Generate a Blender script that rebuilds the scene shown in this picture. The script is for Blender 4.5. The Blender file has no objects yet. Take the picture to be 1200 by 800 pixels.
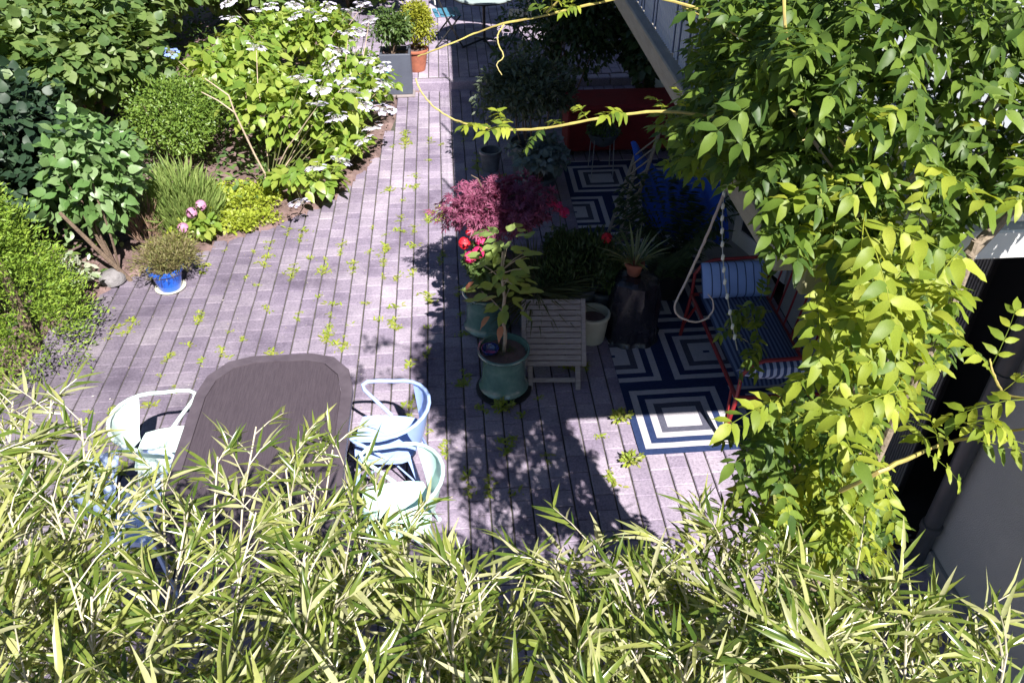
import bpy, math, random
import numpy as np
from mathutils import Vector, Matrix
R = math.radians
rnd = random.Random(7)
rng = np.random.default_rng(7)
SC = bpy.context.scene
COL = SC.collection

# ------------------------------------------------------------------ camera
CAM_H, PITCH, YAW = 4.25, R(37.93), R(4.4)
FPX = 975.0
cam = bpy.data.cameras.new('camera')
cam.sensor_width = 36.0
cam.lens = FPX / 1200 * 36
cam.clip_start, cam.clip_end = 0.05, 500
camo = bpy.data.objects.new('camera', cam)
COL.objects.link(camo)
camo.location = (0, 0, CAM_H)
camo.rotation_euler = (math.pi / 2 - PITCH, 0, -YAW)
SC.camera = camo
# ------------------------------------------------------------------ world, sun, exposure
SUN_D = Vector((-0.30, 0.84, -1.0)).normalized()        # direction the light travels
w = bpy.data.worlds.new('World'); SC.world = w; w.use_nodes = True
nt = w.node_tree; nt.nodes.clear()
sky = nt.nodes.new('ShaderNodeTexSky'); sky.sky_type = 'NISHITA'; sky.sun_disc = False
sky.sun_elevation = math.asin(-SUN_D.z)
sky.sun_rotation = math.atan2(-SUN_D.x, -SUN_D.y)
sky.air_density = 0.7; sky.dust_density = 0.2; sky.ozone_density = 2.0; sky.altitude = 600
bg = nt.nodes.new('ShaderNodeBackground'); bg.inputs['Strength'].default_value = 0.05
wo = nt.nodes.new('ShaderNodeOutputWorld')
nt.links.new(sky.outputs[0], bg.inputs[0]); nt.links.new(bg.outputs[0], wo.inputs[0])
sl = bpy.data.lights.new('sun', 'SUN'); sl.energy = 5.0; sl.angle = R(0.5); sl.color = (1.0, 0.96, 0.9)
so = bpy.data.objects.new('sun', sl); COL.objects.link(so)
so.rotation_euler = SUN_D.to_track_quat('-Z', 'Y').to_euler(); so.location = (3, -3, 9)
SC.view_settings.view_transform = 'Standard'; SC.view_settings.look = 'None'
SC.view_settings.exposure = 1.3; SC.view_settings.gamma = 1.0
SC.view_settings.use_curve_mapping = False
SC.cycles.max_bounces = 6; SC.cycles.transparent_max_bounces = 8
SC.cycles.diffuse_bounces = 3; SC.cycles.glossy_bounces = 2; SC.cycles.transmission_bounces = 4

# ------------------------------------------------------------------ photo pixel -> point
cp, sp, cyw, syw = math.cos(PITCH), math.sin(PITCH), math.cos(YAW), math.sin(YAW)
def ray(px, py):
    dx, dy = (px - 600) / FPX, (py - 400) / FPX
    f, v = cp - dy * sp, -(sp + dy * cp)
    return Vector((dx * cyw + f * syw, f * cyw - dx * syw, v))
def G(px, py, z=0.0):
    r = ray(px, py); t = (z - CAM_H) / r.z
    return Vector((r.x * t, r.y * t, z))
def D(px, py, t):
    r = ray(px, py); return Vector((r.x * t, r.y * t, CAM_H + r.z * t))
def onY(px, py, y):
    r = ray(px, py); t = y / r.y; return Vector((r.x * t, y, CAM_H + r.z * t))
def proj(x, y, z):
    r = x * cyw - y * syw; f = x * syw + y * cyw; d = CAM_H - z
    t = f * cp + d * sp
    return 600 + FPX * r / t, 400 + FPX * (d * cp - f * sp) / t, t

# ------------------------------------------------------------------ objects
def link(name, me, m=None, parent=None):
    if m is not None and len(me.materials) == 0: me.materials.append(m)
    o = bpy.data.objects.new(name, me); COL.objects.link(o); o.parent = parent
    return o
def empty(name, loc=(0, 0, 0), rz=0.0):
    o = bpy.data.objects.new(name, None); COL.objects.link(o)
    o.location = loc; o.rotation_euler = (0, 0, rz); o.empty_display_size = 0.1
    return o
def tag(o, label=None, cat=None, group=None, kind=None):
    if label: o['label'] = label
    if cat: o['category'] = cat
    if group: o['group'] = group
    if kind: o['kind'] = kind
    return o
def copy_tree(o, parent=None):
    c = o.copy(); COL.objects.link(c); c.parent = parent
    for ch in list(o.children): copy_tree(ch, c)
    return c

class MB:
    """collects verts and faces of one mesh"""
    def __init__(s): s.v, s.f, s.smooth = [], [], False
    def add(s, vs, fs):
        b = len(s.v); s.v += [tuple(v) for v in vs]; s.f += [tuple(i + b for i in f) for f in fs]; return s
    def box(s, x0, x1, y0, y1, z0, z1, M=None, bev=0.0):
        b = min(bev, (x1 - x0) / 2.5, (y1 - y0) / 2.5, (z1 - z0) / 2.5)
        if b <= 0:
            vs = [Vector(p) for p in ((x0,y0,z0),(x1,y0,z0),(x1,y1,z0),(x0,y1,z0),(x0,y0,z1),(x1,y0,z1),(x1,y1,z1),(x0,y1,z1))]
            fs = [(3,2,1,0),(4,5,6,7),(0,1,5,4),(1,2,6,5),(2,3,7,6),(3,0,4,7)]
        else:
            vs, fs = [], []
            X, Y, Z = (x0, x1), (y0, y1), (z0, z1)
            idx = {}
            for i in (0, 1):
                for j in (0, 1):
                    for k in (0, 1):
                        sx, sy_, sz = (b, -b)[i], (b, -b)[j], (b, -b)[k]
                        for a, p in enumerate(((X[i], Y[j]+sy_, Z[k]+sz), (X[i]+sx, Y[j], Z[k]+sz), (X[i]+sx, Y[j]+sy_, Z[k]))):
                            idx[(i,j,k,a)] = len(vs); vs.append(Vector(p))
            q = lambda *t: tuple(idx[u] for u in t)
            for i in (0, 1):
                fs.append(q((i,0,0,0),(i,1,0,0),(i,1,1,0),(i,0,1,0))); fs.append(q((0,i,0,1),(1,i,0,1),(1,i,1,1),(0,i,1,1))); fs.append(q((0,0,i,2),(1,0,i,2),(1,1,i,2),(0,1,i,2)))
                for j in (0, 1):
                    fs.append(q((i,j,0,0),(i,j,1,0),(i,j,1,1),(i,j,0,1))); fs.append(q((i,0,j,0),(i,1,j,0),(i,1,j,2),(i,0,j,2))); fs.append(q((0,i,j,1),(1,i,j,1),(1,i,j,2),(0,i,j,2)))
                    for k in (0, 1): fs.append(q((i,j,k,0),(i,j,k,1),(i,j,k,2)))
        if M is not None: vs = [M @ v for v in vs]
        return s.add(vs, fs)
    def tube(s, pts, r, seg=8, closed=False, caps=True):
        pts = [Vector(p) for p in pts]; n = len(pts)
        rs = r if isinstance(r, (list, tuple)) else [r] * n
        T = []
        for i in range(n):
            a = pts[(i - 1) % n] if (closed or i > 0) else pts[i]
            b = pts[(i + 1) % n] if (closed or i < n - 1) else pts[i]
            T.append((b - a).normalized())
        up = Vector((0, 0, 1)) if abs(T[0].z) < 0.9 else Vector((1, 0, 0))
        N = (up - T[0] * up.dot(T[0])).normalized()
        vs, fs = [], []
        for i in range(n):
            N = N - T[i] * N.dot(T[i])
            N = N.normalized() if N.length > 1e-6 else T[i].orthogonal().normalized()
            B = T[i].cross(N)
            for k in range(seg):
                a = 2 * math.pi * k / seg
                vs.append(pts[i] + (N * math.cos(a) + B * math.sin(a)) * rs[i])
        m = n if closed else n - 1
        for i in range(m):
            for k in range(seg):
                a, b = i * seg, ((i + 1) % n) * seg
                fs.append((a + k, a + (k + 1) % seg, b + (k + 1) % seg, b + k))
        if caps and not closed:
            fs.append(tuple(range(seg - 1, -1, -1))); fs.append(tuple((n - 1) * seg + k for k in range(seg)))
        return s.add(vs, fs)
    def lathe(s, prof, seg=28, c=(0, 0, 0), M=None):
        vs, fs = [], []
        for (r, z) in prof:
            for k in range(seg):
                a = 2 * math.pi * k / seg
                v = Vector((c[0] + r * math.cos(a), c[1] + r * math.sin(a), c[2] + z)); vs.append(M @ v if M is not None else v)
        for i in range(len(prof) - 1):
            for k in range(seg):
                a, b = i * seg, (i + 1) * seg
                fs.append((a + k, a + (k + 1) % seg, b + (k + 1) % seg, b + k))
        if prof[0][0] > 1e-4: fs.append(tuple(range(seg - 1, -1, -1)))
        if prof[-1][0] > 1e-4: fs.append(tuple((len(prof) - 1) * seg + k for k in range(seg)))
        return s.add(vs, fs)
    def prism(s, poly, z0, z1, bev=0.0):
        n = len(poly); cx = sum(p[0] for p in poly) / n; cy = sum(p[1] for p in poly) / n
        rings = [(z0, 0)] + ([(z1 - bev, 0), (z1, bev)] if bev else [(z1, 0)])
        vs = []
        for z, b in rings:
            for x, y in poly:
                d = math.hypot(x - cx, y - cy); k = (d - b) / d
                vs.append((cx + (x - cx) * k, cy + (y - cy) * k, z))
        fs = [tuple(range(n - 1, -1, -1))]
        for i in range(len(rings) - 1):
            for k in range(n): fs.append((i*n+k, i*n+(k+1)%n, (i+1)*n+(k+1)%n, (i+1)*n+k))
        fs.append(tuple((len(rings)-1)*n + k for k in range(n)))
        return s.add(vs, fs)
    def grid(s, fn, nu, nv, close_u=False):
        vs = [fn(i / nu, j / nv) for j in range(nv + 1) for i in range(nu + 1)]
        fs = [(j*(nu+1)+i, j*(nu+1)+i+1, (j+1)*(nu+1)+i+1, (j+1)*(nu+1)+i) for j in range(nv) for i in range(nu)]
        return s.add(vs, fs)
    def mesh(s, name, m=None, smooth=None):
        me = bpy.data.meshes.new(name); me.from_pydata(s.v, [], s.f); me.update()
        if m is not None: me.materials.append(m)
        if smooth or (smooth is None and s.smooth):
            try: me.shade_smooth()
            except Exception: me.polygons.foreach_set('use_smooth', [True] * len(me.polygons))
            try: me.set_sharp_from_angle(angle=R(38))
            except Exception: pass
        return me
    def build(s, name, m, parent=None, smooth=None):
        return link(name, s.mesh(name, m, smooth), None, parent)

# ------------------------------------------------------------------ materials
MATS = {}
def nodes(name):
    m = bpy.data.materials.new(name); m.use_nodes = True
    t = m.node_tree; t.nodes.clear()
    return m, t, (lambda k: t.nodes.new(k)), t.links.new
def ramp(t, stops):
    n = t.nodes.new('ShaderNodeValToRGB'); e = n.color_ramp.elements
    while len(e) < len(stops): e.new(0.5)
    for i, (p, c) in enumerate(stops): e[i].position = p; e[i].color = (*c, 1)
    return n
def surf(name, c1, c2=None, rough=0.6, scale=8.0, bump=0.0, bscale=60.0, metallic=0.0, spec=0.5, stretch=None, coat=0.0, c3=None):
    """plain surface whose colour wanders between c1 and c2 with noise, with fine relief"""
    if name in MATS: return MATS[name]
    m, t, N, L = nodes(name)
    out = N('ShaderNodeOutputMaterial'); b = N('ShaderNodeBsdfPrincipled'); L(b.outputs[0], out.inputs[0])
    tc = N('ShaderNodeTexCoord'); mp = N('ShaderNodeMapping'); L(tc.outputs['Object'], mp.inputs[0])
    if stretch: mp.inputs['Scale'].default_value = stretch
    nz = N('ShaderNodeTexNoise'); nz.inputs['Scale'].default_value = scale; nz.inputs['Detail'].default_value = 6; nz.inputs['Roughness'].default_value = 0.65
    L(mp.outputs[0], nz.inputs['Vector'])
    c2 = c2 or tuple(x * 0.75 for x in c1)
    rp = ramp(t, [(0.3, c2), (0.7, c1)] if c3 is None else [(0.28, c2), (0.55, c1), (0.75, c3)])
    L(nz.outputs[0], rp.inputs[0]); L(rp.outputs[0], b.inputs['Base Color'])
    rr = N('ShaderNodeMapRange'); rr.inputs['To Min'].default_value = max(0, rough - 0.12); rr.inputs['To Max'].default_value = min(1, rough + 0.12)
    L(nz.outputs[0], rr.inputs[0]); L(rr.outputs[0], b.inputs['Roughness'])
    b.inputs['Metallic'].default_value = metallic
    b.inputs['Specular IOR Level'].default_value = spec
    if coat: b.inputs['Coat Weight'].default_value = coat; b.inputs['Coat Roughness'].default_value = 0.1
    if bump:
        n2 = N('ShaderNodeTexNoise'); n2.inputs['Scale'].default_value = bscale; n2.inputs['Detail'].default_value = 5
        L(mp.outputs[0], n2.inputs['Vector'])
        bp = N('ShaderNodeBump'); bp.inputs['Strength'].default_value = bump; bp.inputs['Distance'].default_value = 0.01
        L(n2.outputs[0], bp.inputs['Height']); L(bp.outputs[0], b.inputs['Normal'])
    MATS[name] = m; return m
def leafmat(name, cols, rough=0.42, trans=0.4, tcol=None, spec=0.5):
    """leaf: colour differs from leaf to leaf (mesh island + object), light passes through"""
    if name in MATS: return MATS[name]
    m, t, N, L = nodes(name)
    out = N('ShaderNodeOutputMaterial'); b = N('ShaderNodeBsdfPrincipled')
    g = N('ShaderNodeNewGeometry'); oi = N('ShaderNodeObjectInfo')
    ad = N('ShaderNodeMath'); ad.operation = 'ADD'; L(g.outputs['Random Per Island'], ad.inputs[0]); L(oi.outputs['Random'], ad.inputs[1])
    fr = N('ShaderNodeMath'); fr.operation = 'FRACT'; L(ad.outputs[0], fr.inputs[0])
    n = len(cols)
    rp = ramp(t, [(i / max(1, n - 1), c) for i, c in enumerate(cols)]); L(fr.outputs[0], rp.inputs[0])
    tc = N('ShaderNodeTexCoord'); nz = N('ShaderNodeTexNoise'); nz.inputs['Scale'].default_value = 90; nz.inputs['Detail'].default_value = 3
    L(tc.outputs['Object'], nz.inputs['Vector'])
    mr = N('ShaderNodeMapRange'); mr.inputs['To Min'].default_value = 0.78; mr.inputs['To Max'].default_value = 1.22; L(nz.outputs[0], mr.inputs[0])
    mx = N('ShaderNodeMix'); mx.data_type = 'RGBA'; mx.blend_type = 'MULTIPLY'; mx.inputs[0].default_value = 1.0
    L(rp.outputs[0], mx.inputs[6]); L(mr.outputs[0], mx.inputs[7])
    L(mx.outputs[2], b.inputs['Base Color']); b.inputs['Roughness'].default_value = rough; b.inputs['Specular IOR Level'].default_value = spec
    if trans > 0:
        tr = N('ShaderNodeBsdfTranslucent'); ms = N('ShaderNodeMixShader'); ms.inputs[0].default_value = trans
        tm = N('ShaderNodeMix'); tm.data_type = 'RGBA'; tm.blend_type = 'MULTIPLY'; tm.inputs[0].default_value = 1.0
        tm.inputs[7].default_value = (*(tcol or (1.35, 1.25, 0.5)), 1)
        L(mx.outputs[2], tm.inputs[6]); L(tm.outputs[2], tr.inputs[0])
        L(b.outputs[0], ms.inputs[1]); L(tr.outputs[0], ms.inputs[2]); L(ms.outputs[0], out.inputs[0])
    else: L(b.outputs[0], out.inputs[0])
    MATS[name] = m; return m
def stripes(name, ca, cb, axis, freq, duty=0.5, rough=0.85):
    """woven cloth with straight stripes across one object axis"""
    if name in MATS: return MATS[name]
    m, t, N, L = nodes(name)
    out = N('ShaderNodeOutputMaterial'); b = N('ShaderNodeBsdfPrincipled'); L(b.outputs[0], out.inputs[0])
    tc = N('ShaderNodeTexCoord'); sx = N('ShaderNodeSeparateXYZ'); L(tc.outputs['Object'], sx.inputs[0])
    mu = N('ShaderNodeMath'); mu.operation = 'MULTIPLY'; mu.inputs[1].default_value = freq; L(sx.outputs[axis], mu.inputs[0])
    ad = N('ShaderNodeMath'); ad.operation = 'ADD'; ad.inputs[1].default_value = 100.0; L(mu.outputs[0], ad.inputs[0])
    fr = N('ShaderNodeMath'); fr.operation = 'FRACT'; L(ad.outputs[0], fr.inputs[0])
    gt = N('ShaderNodeMath'); gt.operation = 'GREATER_THAN'; gt.inputs[1].default_value = duty; L(fr.outputs[0], gt.inputs[0])
    mx = N('ShaderNodeMix'); mx.data_type = 'RGBA'; L(gt.outputs[0], mx.inputs[0]); mx.inputs[6].default_value = (*ca, 1); mx.inputs[7].default_value = (*cb, 1)
    nz = N('ShaderNodeTexNoise'); nz.inputs['Scale'].default_value = 300; L(tc.outputs['Object'], nz.inputs['Vector'])
    mr = N('ShaderNodeMapRange'); mr.inputs['To Min'].default_value = 0.75; mr.inputs['To Max'].default_value = 1.25; L(nz.outputs[0], mr.inputs[0])
    m2 = N('ShaderNodeMix'); m2.data_type = 'RGBA'; m2.blend_type = 'MULTIPLY'; m2.inputs[0].default_value = 1; L(mx.outputs[2], m2.inputs[6]); L(mr.outputs[0], m2.inputs[7])
    L(m2.outputs[2], b.inputs['Base Color']); b.inputs['Roughness'].default_value = rough; b.inputs['Specular IOR Level'].default_value = 0.2
    bp = N('ShaderNodeBump'); bp.inputs['Strength'].default_value = 0.25; bp.inputs['Distance'].default_value = 0.003; L(nz.outputs[0], bp.inputs['Height']); L(bp.outputs[0], b.inputs['Normal'])
    MATS[name] = m; return m
def paver_mat():
    m, t, N, L = nodes('paver_concrete')
    out = N('ShaderNodeOutputMaterial'); b = N('ShaderNodeBsdfPrincipled'); L(b.outputs[0], out.inputs[0])
    g = N('ShaderNodeNewGeometry'); oi = N('ShaderNodeObjectInfo')
    ad = N('ShaderNodeMath'); ad.operation = 'ADD'; L(g.outputs['Random Per Island'], ad.inputs[0]); L(oi.outputs['Random'], ad.inputs[1])
    fr = N('ShaderNodeMath'); fr.operation = 'FRACT'; L(ad.outputs[0], fr.inputs[0])
    rp = ramp(t, [(0, (0.21, 0.177, 0.236)), (0.5, (0.258, 0.220, 0.28)), (1, (0.315, 0.276, 0.328))]); L(fr.outputs[0], rp.inputs[0])
    # large weather stains, speckled grit, lichen spots (world space so they run across the stones)
    n1 = N('ShaderNodeTexNoise'); n1.inputs['Scale'].default_value = 1.1; n1.inputs['Detail'].default_value = 7; n1.inputs['Roughness'].default_value = 0.7
    L(g.outputs['Position'], n1.inputs['Vector'])
    r1 = ramp(t, [(0.34, (0.5, 0.47, 0.53)), (0.47, (0.86, 0.84, 0.88)), (0.56, (1.02, 1.0, 1.02)), (0.68, (1.3, 1.3, 1.28))]); L(n1.outputs[0], r1.inputs[0])
    n2 = N('ShaderNodeTexNoise'); n2.inputs['Scale'].default_value = 55; n2.inputs['Detail'].default_value = 6; n2.inputs['Roughness'].default_value = 0.8
    L(g.outputs['Position'], n2.inputs['Vector'])
    r2 = ramp(t, [(0.3, (0.42, 0.42, 0.42)), (0.5, (1, 1, 1)), (0.7, (1.45, 1.42, 1.4))]); L(n2.outputs[0], r2.inputs[0])
    a = N('ShaderNodeMix'); a.data_type = 'RGBA'; a.blend_type = 'MULTIPLY'; a.inputs[0].default_value = 1; L(rp.outputs[0], a.inputs[6]); L(r1.outputs[0], a.inputs[7])
    c = N('ShaderNodeMix'); c.data_type = 'RGBA'; c.blend_type = 'MULTIPLY'; c.inputs[0].default_value = 0.75; L(a.outputs[2], c.inputs[6]); L(r2.outputs[0], c.inputs[7])
    n3 = N('ShaderNodeTexNoise'); n3.inputs['Scale'].default_value = 7; n3.inputs['Detail'].default_value = 8; n3.inputs['Roughness'].default_value = 0.75; L(g.outputs['Position'], n3.inputs['Vector'])
    r3 = ramp(t, [(0.6, (0, 0, 0)), (0.72, (1, 1, 1))]); L(n3.outputs[0], r3.inputs[0])
    fac = N('ShaderNodeMath'); fac.operation = 'MULTIPLY'; fac.inputs[1].default_value = 0.55; L(r3.outputs[0], fac.inputs[0])
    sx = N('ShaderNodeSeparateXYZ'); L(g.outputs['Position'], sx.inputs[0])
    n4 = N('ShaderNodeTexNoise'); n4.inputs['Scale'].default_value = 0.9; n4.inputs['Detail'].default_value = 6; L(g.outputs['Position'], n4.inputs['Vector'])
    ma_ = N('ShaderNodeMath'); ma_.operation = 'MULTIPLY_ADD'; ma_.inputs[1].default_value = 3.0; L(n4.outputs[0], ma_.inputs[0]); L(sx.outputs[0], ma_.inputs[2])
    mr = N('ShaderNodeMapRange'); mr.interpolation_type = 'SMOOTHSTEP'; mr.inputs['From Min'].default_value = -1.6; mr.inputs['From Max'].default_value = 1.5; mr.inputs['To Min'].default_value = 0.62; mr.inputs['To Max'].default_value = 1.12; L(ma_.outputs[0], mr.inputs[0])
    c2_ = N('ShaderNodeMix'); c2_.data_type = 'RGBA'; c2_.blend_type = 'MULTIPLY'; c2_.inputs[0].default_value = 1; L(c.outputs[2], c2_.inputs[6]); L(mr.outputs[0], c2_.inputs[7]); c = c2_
    d = N('ShaderNodeMix'); d.data_type = 'RGBA'; L(fac.outputs[0], d.inputs[0]); L(c.outputs[2], d.inputs[6]); d.inputs[7].default_value = (0.1, 0.085, 0.09, 1)
    L(d.outputs[2], b.inputs['Base Color']); b.inputs['Roughness'].default_value = 0.85; b.inputs['Specular IOR Level'].default_value = 0.3
    bp = N('ShaderNodeBump'); bp.inputs['Strength'].default_value = 0.6; bp.inputs['Distance'].default_value = 0.006; L(n2.outputs[0], bp.inputs['Height']); L(bp.outputs[0], b.inputs['Normal'])
    return m

M_PAVER = paver_mat()
M_SAND = surf('joint_sand', (0.10, 0.085, 0.08), (0.045, 0.05, 0.03), 0.95, 9, 0.6, 80)
M_SOIL = surf('garden_soil', (0.17, 0.11, 0.105), (0.07, 0.045, 0.04), 0.95, 5, 1.0, 45, c3=(0.26, 0.18, 0.17))
M_CHIP = surf('bark_chips', (0.22, 0.14, 0.12), (0.1, 0.065, 0.055), 0.9, 30)
M_RENDER = surf('wall_render', (0.42, 0.43, 0.42), (0.36, 0.37, 0.37), 0.9, 3, 0.5, 160)
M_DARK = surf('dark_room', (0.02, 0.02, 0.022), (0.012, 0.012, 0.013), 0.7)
M_BLACKM = surf('black_metal', (0.022, 0.022, 0.024), (0.014, 0.014, 0.015), 0.45, 20)
M_PIPE = surf('anthracite_pipe', (0.07, 0.075, 0.08), (0.05, 0.053, 0.057), 0.4, 5)
M_WHITE = surf('white_paint', (0.78, 0.77, 0.76), (0.66, 0.66, 0.66), 0.45, 6)
M_BEAM = surf('weathered_beam', (0.34, 0.31, 0.27), (0.22, 0.2, 0.17), 0.75, 6, 0.4, 40, stretch=(6, 1, 6))
M_SCREEN = surf('balcony_screen', (0.16, 0.19, 0.26), (0.12, 0.145, 0.2), 0.7, 4)
M_GLASS = surf('window_glass', (0.03, 0.035, 0.04), (0.02, 0.024, 0.03), 0.12, 2, spec=0.8)
M_WOOD = surf('grey_teak', (0.46, 0.40, 0.38), (0.27, 0.225, 0.215), 0.8, 5, 0.5, 50, stretch=(2, 14, 14))
M_TABLE = surf('dark_table', (0.074, 0.057, 0.07), (0.05, 0.038, 0.048), 0.55, 7, 0.25, 30, stretch=(22, 1.2, 4))
M_TRIM = surf('table_trim', (0.1, 0.08, 0.098), (0.07, 0.055, 0.068), 0.5, 9)
M_TERRA = surf('terracotta', (0.36, 0.12, 0.07), (0.24, 0.08, 0.05), 0.85, 14, 0.3, 60)
M_BARK = surf('bark', (0.2, 0.14, 0.1), (0.1, 0.07, 0.05), 0.9, 20, 0.8, 60)
M_STEM = surf('pale_stem', (0.5, 0.4, 0.3), (0.34, 0.25, 0.18), 0.75, 25)
M_RED = surf('red_metal', (0.24, 0.016, 0.02), (0.17, 0.012, 0.015), 0.4, 12)

# ------------------------------------------------------------------ leaves
def t_ovate(wd, fold=0.25, curl=0.12, w1=0.3, w2=0.68, a1=0.8, a2=0.85):
    L1, L2 = w1, w2
    z = lambda x: -curl * x * x
    v = [(0,0,0), (L1,0,z(L1)), (L2,0,z(L2)), (1,0,z(1)),
         (L1-0.04, wd*a1/2, z(L1)+fold*wd/2), (L2-0.03, wd*a2/2, z(L2)+fold*wd/2), (L1-0.04,-wd*a1/2, z(L1)+fold*wd/2), (L2-0.03,-wd*a2/2, z(L2)+fold*wd/2)]
    f = [(0,1,4),(1,2,5,4),(2,3,5),(0,6,1),(1,6,7,2),(2,7,3)]
    return np.array(v, float), f
def t_broad(wd, fold=0.2, curl=0.2):
    """broad ovate leaf with a short drip tip and a softly scalloped edge"""
    st = [(0.0, 0.0), (0.12, 0.62), (0.36, 1.0), (0.62, 0.82), (0.83, 0.42), (1.0, 0.0)]
    v, f = [], []
    for x, a in st:
        z = -curl * x * x
        v.append((x, 0, z))
        if a > 0:
            wv = .045 * math.sin(x * 17)
            v.append((x - 0.03, wd * a / 2, z + fold * wd * a / 2 + wv)); v.append((x - 0.03, -wd * a / 2, z + fold * wd * a / 2 - wv * .7))
    mid = [0, 1, 4, 7, 10, 13]
    f.append((0, 1, 2)); f.append((0, 3, 1))
    for i in (1, 2, 3):
        m, n = mid[i], mid[i + 1]
        f.append((m, n, n + 1, m + 1)); f.append((m, m + 2, n + 2, n))
    f.append((10, 13, 11)); f.append((10, 12, 13))
    return np.array(v, float), f
def t_small(wd, fold=0.3):
    return np.array([(0,0,0),(0.5,wd/2,fold*wd/2),(1,0,-0.05),(0.5,-wd/2,fold*wd/2)], float), [(0,2,1),(0,3,2)]
def t_palmate(lobes=7, wd=0.24):
    v, f = [], []
    for i in range(lobes):
        a = (i / (lobes - 1) - 0.5) * R(250)
        l = 1.0 - 0.42 * abs(i / (lobes - 1) - 0.5) * 2
        ca, sa = math.cos(a), math.sin(a)
        b = len(v)
        for x, y, z in ((0,0,0), (0.45*l, wd/2*l, 0.03), (l,0,-0.18*l), (0.45*l,-wd/2*l, 0.03)):
            v.append((x*ca - y*sa + 0.2, x*sa + y*ca, z))
        f += [(b, b+3, b+2), (b, b+2, b+1)]
    return np.array(v, float), f
def t_merge(parts):
    v, f, b = [], [], 0
    for pv, pf in parts:
        v.append(pv); f += [tuple(i + b for i in q) for q in pf]; b += len(pv)
    return np.concatenate(v), f
def t_place(tp, loc, yaw, pitch, roll, s):
    M = Matrix.Translation(loc) @ Matrix.Rotation(yaw, 4, 'Z') @ Matrix.Rotation(-pitch, 4, 'Y') @ Matrix.Rotation(roll, 4, 'X') @ Matrix.Scale(s, 4)
    A = np.array(M)
    return tp[0] @ A[:3, :3].T + A[:3, 3], tp[1]
def unit(a): return a / np.maximum(np.linalg.norm(a, axis=-1, keepdims=True), 1e-9)
def leaf_mesh(name, P, X, Nn, S, tp, m, smooth=True):
    """one mesh of many leaves: P bases, X leaf axes, Nn upper sides, S lengths"""
    X = unit(np.asarray(X, float)); Y = unit(np.cross(np.asarray(Nn, float), X)); Z = np.cross(X, Y)
    tv, tf = tp
    V = P[:, None, :] + S[:, None, None] * (tv[None, :, 0:1] * X[:, None, :] + tv[None, :, 1:2] * Y[:, None, :] + tv[None, :, 2:3] * Z[:, None, :])
    n, k = len(P), len(tv)
    lens = [len(q) for q in tf]; flat = np.concatenate([np.array(q) for q in tf])
    loops = (flat[None, :] + (np.arange(n) * k)[:, None]).ravel()
    me = bpy.data.meshes.new(name)
    me.vertices.add(n * k); me.vertices.foreach_set('co', V.astype(np.float32).ravel())
    me.loops.add(len(loops)); me.loops.foreach_set('vertex_index', loops.astype(np.int32))
    tot = np.tile(np.array(lens), n); st = np.concatenate([[0], np.cumsum(tot)[:-1]])
    me.polygons.add(len(tot)); me.polygons.foreach_set('loop_start', st.astype(np.int32))
    me.update(calc_edges=True); me.validate()
    if m is not None: me.materials.append(m)
    return me
def rand_dirs(n, up=0.0):
    d = rng.normal(size=(n, 3)); d[:, 2] += up; return unit(d)
def cloud(n, c, rad, shell=0.55, lumps=9, lump_r=0.45, seed=1, zmin=0.02):
    """points and outward directions in a lumpy crown: the crown is a union of clumps so the outline is uneven"""
    g = np.random.default_rng(seed)
    c, rad = np.array(c, float), np.array(rad, float)
    d = unit(g.normal(size=(lumps, 3))); d[:, 2] = np.abs(d[:, 2]) * 0.9 - 0.25
    rr = g.uniform(0.35, 0.8, lumps)[:, None]
    C = np.concatenate([np.zeros((1, 3)), d * rr]); LR = np.concatenate([[0.62], g.uniform(0.7, 1.25, lumps) * lump_r])
    which = g.choice(len(C), n, p=LR**2 / np.sum(LR**2))
    q = unit(g.normal(size=(n, 3)))
    r = shell + (1 - shell) * g.random(n) ** 0.6
    p = C[which] + q * (LR[which] * r)[:, None]
    P = c + p * rad
    out = unit(p * 0.6 + q)
    k = P[:, 2] > zmin
    return P[k], out[k]
def shrub(parent, name, n, c, rad, tp, size, m, seed, droop=0.2, shell=0.55, lumps=9, lump_r=0.45, flat=0.7, kind='stuff', jitter=0.7):
    P, out = cloud(n, c, rad, shell, lumps, lump_r, seed)
    k = len(P)
    X = unit(out + rng.normal(size=(k, 3)) * jitter + np.array([0, 0, -droop]))
    Nn = unit(out * (1 - flat) + np.array([0, 0, flat]) + rng.normal(size=(k, 3)) * 0.35)
    S = size * rng.uniform(0.65, 1.25, k)
    o = link(name, leaf_mesh(name, P, X, Nn, S, tp, m), None, parent)
    if kind: o['kind'] = kind
    return o
def stems(parent, base, tips, r0, m, name='stem', sag=0.0):
    for tpt in tips:
        b, e = Vector(base), Vector(tpt)
        mid = b.lerp(e, 0.5) + Vector((rnd.uniform(-.05, .05), rnd.uniform(-.05, .05), sag + rnd.uniform(0, .06)))
        pts = [b, b.lerp(mid, .6) + Vector((rnd.uniform(-.02,.02), rnd.uniform(-.02,.02), 0)), mid, mid.lerp(e, .55) + Vector((rnd.uniform(-.02,.02),)*3), e]
        MB().tube(pts, [r0, r0*.9, r0*.75, r0*.6, r0*.35], 6).build(name, m, parent, True)

T_BAMBOO = t_ovate(0.112, 0.35, 0.22, 0.2, 0.55, 0.95, 0.8)
T_OV = t_ovate(0.5, 0.25, 0.12)
T_BROAD = t_broad(0.72, 0.18, 0.22)
T_ROUND = t_broad(0.9, 0.12, 0.15)
T_LONG = t_ovate(0.38, 0.3, 0.2)
T_SMALL = t_small(0.5)
T_NEEDLE = t_small(0.16, 0.2)
T_MAPLE = t_palmate(7)

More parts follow.
